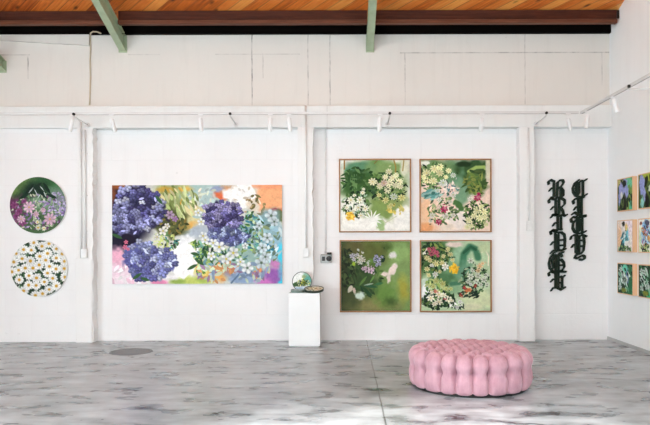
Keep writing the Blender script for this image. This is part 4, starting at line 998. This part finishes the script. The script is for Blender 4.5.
# ------------------------------------------------------------------ plinth with three little discs
YP = 9.49
pa, pb = P(288.7, 346, YP), P(320, 293.2, YP)
pl = thing('plinth', ((pa.x+pb.x)/2, YP + .17, 0), 'tall white square display plinth beside the middle pilaster', 'plinth')
zp = pb.z
obj('body', box(pa.x, pb.x, YP, YP + .34, .012, zp), M['plinth'], pl, bevel=.003)
obj('recessed_foot', box(pa.x + .01, pb.x - .01, YP + .012, YP + .33, 0, .012), M['plinth'], pl)
def dish_art(seed, kind):
    c = Canvas(100, 100, 80, 0, 0, (232, 236, 232), seed)
    if kind == 0:
        c.blob(30, 30, 45, 40, (238, 240, 236), soft=.4); c.blob(78, 40, 26, 45, (130, 176, 150), soft=.6); c.blob(82, 42, 16, 20, (90, 160, 150), soft=.6)
        c.blob(25, 66, 32, 12, (64, 92, 56), rough=.9, soft=.3); c.blob(62, 62, 22, 18, (96, 110, 46), rough=.9, soft=.4); c.daubs(60, 60, 32, 30, 70, 7, [(190, 196, 90), (60, 84, 50), (110, 150, 120), (30, 40, 30), (226, 220, 180)])
        c.blob(60, 24, 10, 8, (150, 170, 120), soft=.6); c.blob(60, 86, 40, 12, (206, 222, 230), soft=.5); c.blob(30, 90, 26, 9, (180, 206, 226), soft=.5)
    elif kind == 1:
        c.blob(40, 50, 50, 40, (196, 214, 226), soft=.5); c.daubs(50, 55, 45, 40, 50, 9, [(150, 184, 210), (230, 236, 238), (90, 130, 120), (60, 96, 84)])
    else:
        c.blob(60, 50, 45, 36, (214, 204, 176), soft=.5); c.daubs(40, 50, 40, 40, 50, 9, [(70, 104, 80), (40, 64, 48), (190, 180, 130), (226, 220, 200)]); c.daubs(70, 45, 26, 24, 20, 8, [(226, 216, 190), (190, 150, 96)])
    c.grain(.15, 5); return c
def dish(px, Y, zc, r, depth, tilt, roll, label, kind):
    """round painted panel; tilt = lean back from upright"""
    p = P(px, 290, Y)
    root = thing('painted_disc', (p.x, Y, zc), label, 'painted disc', 'small round painted discs on the plinth')
    root.rotation_euler = (tilt, roll, 0)
    cvo = canvas_obj(dish_art(70 + kind, kind), 'canvas', 2*r - .006, 2*r - .006, depth - .004, root, M['rim'], True)
    rot = Matrix.Rotation(PI/2, 4, 'X')
    obj('rim', lathe([(r - .003, 0), (r + .006, 0), (r + .006, depth + .004), (r - .003, depth + .004), (r - .003, 0)], 64, mat=rot), M['rimlight' if kind == 1 else 'rim'], root, local=True)
th = math.radians(-8)
dish(302, 9.80, zp + .152, .142, .02, th, 0, 'upright small round painting with dark rim standing on the plinth', 0)
dish(297.6, 9.60, zp + .008, .094, .034, math.radians(-87), 0, 'bluish small round disc lying flat at the left of the plinth top', 1)
dish(314, 9.62, zp + .030, .140, .03, math.radians(-78), math.radians(-1), 'larger tan and green round disc lying at the right of the plinth top', 2)

# ------------------------------------------------------------------ tufted ottoman
def ottoman():
    Yo, R0 = 6.88, 0.640
    cx = P(469.6, 380, Yo).x
    root = thing('tufted_ottoman', (cx, Yo, 0), 'large round pink velvet tufted ottoman on the concrete floor', 'ottoman')
    # groove angles: 0 = towards the camera, positive = right
    ang = [-47.7, -27.8, -13, 3, 17.9, 38, 57.5] + [57.5 + 254.8*k/14 for k in range(1, 14)]
    ang = np.radians(sorted((a - 11.0) % 360 for a in ang))
    prof = np.array([(.588, .018), (.615, .024), (.630, .060), (.636, .14), (.634, .225), (.638, .30), (.628, .352), (.604, .388), (.565, .408), (.50, .418), (.40, .426), (.2, .434), (.0, .436)])
    seg = np.r_[0, np.cumsum(np.hypot(*np.diff(prof, axis=0).T))]
    NP_, NT = 130, 640
    # dense on the side and rim
    s = np.linspace(0, seg[-1], NP_)
    def cr(sv, col):
        return np.interp(sv, seg, prof[:, col])
    k = np.array([1, 4, 6, 4, 1.])/16
    fine = np.linspace(0, seg[-1], 1200)
    def sm(a):
        p = np.r_[np.full(40, a[0]), a, np.full(40, a[-1])]
        ker = np.hanning(61); ker /= ker.sum()
        return np.convolve(p, ker, 'same')[40:-40]
    rf, zf_ = sm(cr(fine, 0)), sm(cr(fine, 1)); rf[-1] = 0
    r = np.interp(s, fine, rf); z = np.interp(s, fine, zf_); r[-1] = 0
    dr, dz = np.gradient(r), np.gradient(z); ln = np.hypot(dr, dz)
    nr_, nz_ = dz/ln, -dr/ln
    th = np.linspace(0, 2*PI, NT, endpoint=False)
    # distance to nearest groove, normalised so 0 = groove, 1 = middle of the lobe
    idx = np.searchsorted(ang, th) % len(ang)
    hi = ang[idx]; lo = ang[idx - 1]
    dlo = (th - lo) % (2*PI); dhi = (hi - th) % (2*PI); span = dlo + dhi
    near = np.minimum(dlo, dhi); q = near/(span/2)
    R_, TH = r[:, None], th[None, :]; Zz = z[:, None]; S_ = s[:, None]
    lobe = (1 - (1 - q)**3.2)**.58
    lobe = lobe[None, :]
    A = .066*np.interp(z, [.02, .06, .15, .225, .30, .37, .43], [.45, .8, .95, 1.2, .95, 1.0, .9])[:, None]
    side = -A*(1 - lobe)
    arc = near[None, :]*np.maximum(R_, .3)
    pinch = -.046*np.exp(-(arc/.030)**2 - ((Zz - .225)/.034)**2) - .004*np.exp(-((Zz - .225)/.03)**2)
    bul = .010*np.exp(-((Zz - .31)/.05)**2)*lobe + .008*np.exp(-((Zz - .12)/.06)**2)*lobe
    rimr = .545
    rim = -.030*np.exp(-(arc/.028)**2 - ((R_ - rimr)/.03)**2)*(Zz > .3)
    # top diamonds
    a_, b_ = .165, .23
    x = R_*np.sin(TH); y = -R_*np.cos(TH)
    u = x/a_ + y/b_; v = x/a_ - y/b_
    dia = np.sqrt(np.abs(np.sin(PI*u))*np.abs(np.sin(PI*v)) + 1e-6)
    top = -.066*(1 - dia**.75)
    ss = lambda e0, e1, t: (lambda k: k*k*(3 - 2*k))(np.clip((t - e0)/(e1 - e0), 0, 1))
    wt = ss(.56, .47, R_)*(Zz > .3) if False else (1 - ss(.47, .56, R_))*(Zz > .3)
    d = (side + pinch + bul)*(1 - wt) + rim*(1 - wt*.6) + top*wt
    rr = R_ + d*nr_[:, None]; zz = Zz + d*nz_[:, None]
    rr[-1] = 0
    X = rr*np.sin(TH); Y = -rr*np.cos(TH)
    bm = bmesh.new()
    grid = []
    for i in range(NP_ - 1):
        grid.append([bm.verts.new((X[i, j], Y[i, j], zz[i, j])) for j in range(NT)])
    cap = bm.verts.new((0, 0, zz[-2].mean()))
    for i in range(NP_ - 2):
        for j in range(NT):
            j2 = (j+1) % NT
            bm.faces.new((grid[i][j], grid[i][j2], grid[i+1][j2], grid[i+1][j]))
    for j in range(NT): bm.faces.new((grid[-1][j], grid[-1][(j+1) % NT], cap))
    bm.faces.new([grid[0][j] for j in range(NT - 1, -1, -1)])
    bmesh.ops.recalc_face_normals(bm, faces=bm.faces)
    obj('upholstery', bm, M['velvet'], root, True, local=True)
    obj('plinth_base', lathe([(0, 0), (.590, 0), (.590, .022), (0, .022)], 96), M['base'], root, local=True)
    # covered buttons
    bme = bpy.data.meshes.new('button')
    bb = bmesh.new(); bmesh.ops.create_uvsphere(bb, u_segments=12, v_segments=8, radius=.013)
    bmesh.ops.scale(bb, vec=(1, 1, .55), verts=bb.verts); bb.to_mesh(bme); bb.free(); bme.materials.append(M['velvet'])
    bme.polygons.foreach_set('use_smooth', [True]*len(bme.polygons))
    def button(p, n):
        o = bpy.data.objects.new('button', bme); C.objects.link(o); o.parent = root
        o.location = p; o.rotation_euler = Vector(n).to_track_quat('Z', 'Y').to_euler()
    i_mid = int(np.argmin(np.abs(z - .225))); i_rim = int(np.argmin(np.abs(r - rimr) + (z < .3)*9))
    for a in ang:
        j = int(round(a/(2*PI)*NT)) % NT
        for i in (i_mid, i_rim):
            button((X[i, j], Y[i, j], zz[i, j]), (nr_[i]*math.sin(a), -nr_[i]*math.cos(a), nz_[i]))
    for iu in range(-9, 10):
        for iv in range(-9, 10):
            px, py = a_*(iu+iv)/2, b_*(iu-iv)/2
            if math.hypot(px, py) < .47:
                rad = math.hypot(px, py); i = int(np.argmin(np.abs(r - rad) + (z < .3)*9)); aa = math.atan2(px, -py) % (2*PI); j = int(round(aa/(2*PI)*NT)) % NT
                i = min(i, NP_ - 2)
                button((px, py, zz[i, j]), (0, 0, 1))
ottoman()

# ------------------------------------------------------------------ camera
cam = bpy.data.cameras.new('camera'); co = bpy.data.objects.new('camera', cam); C.objects.link(co)
cam.sensor_width = 36; cam.sensor_fit = 'HORIZONTAL'; cam.lens = 36*F/650.0
cam.shift_x = (325 - CX)/650.0; cam.shift_y = (CY - 212.5)/650.0
co.matrix_world = Matrix.Translation((0, 0, EYE)) @ Matrix.Rotation(PI/2, 4, 'X') @ Matrix.Rotation(-ROLL, 4, 'Z')
bpy.context.scene.camera = co

# ------------------------------------------------------------------ daylight through the open front
w = bpy.data.worlds.new('daylight'); bpy.context.scene.world = w; w.use_nodes = True
bg = w.node_tree.nodes['Background']; bg.inputs[0].default_value = (0.87, 1.0, 1.06, 1); bg.inputs[1].default_value = 5.7
sun = bpy.data.lights.new('sun', 'SUN'); so = bpy.data.objects.new('sun', sun); C.objects.link(so)
sun.energy = 5.5; sun.angle = math.radians(9); sun.color = (1.0, 0.97, 0.93)
dirv = Vector((0.18, 1.0, -2.0)).normalized()
so.rotation_euler = dirv.to_track_quat('-Z', 'Y').to_euler()
so.location = (0, -6, 6)

vs = bpy.context.scene.view_settings
vs.view_transform = 'Standard'; vs.look = 'None'; vs.gamma = 1.0; vs.use_curve_mapping = False
vs.exposure = 0.11
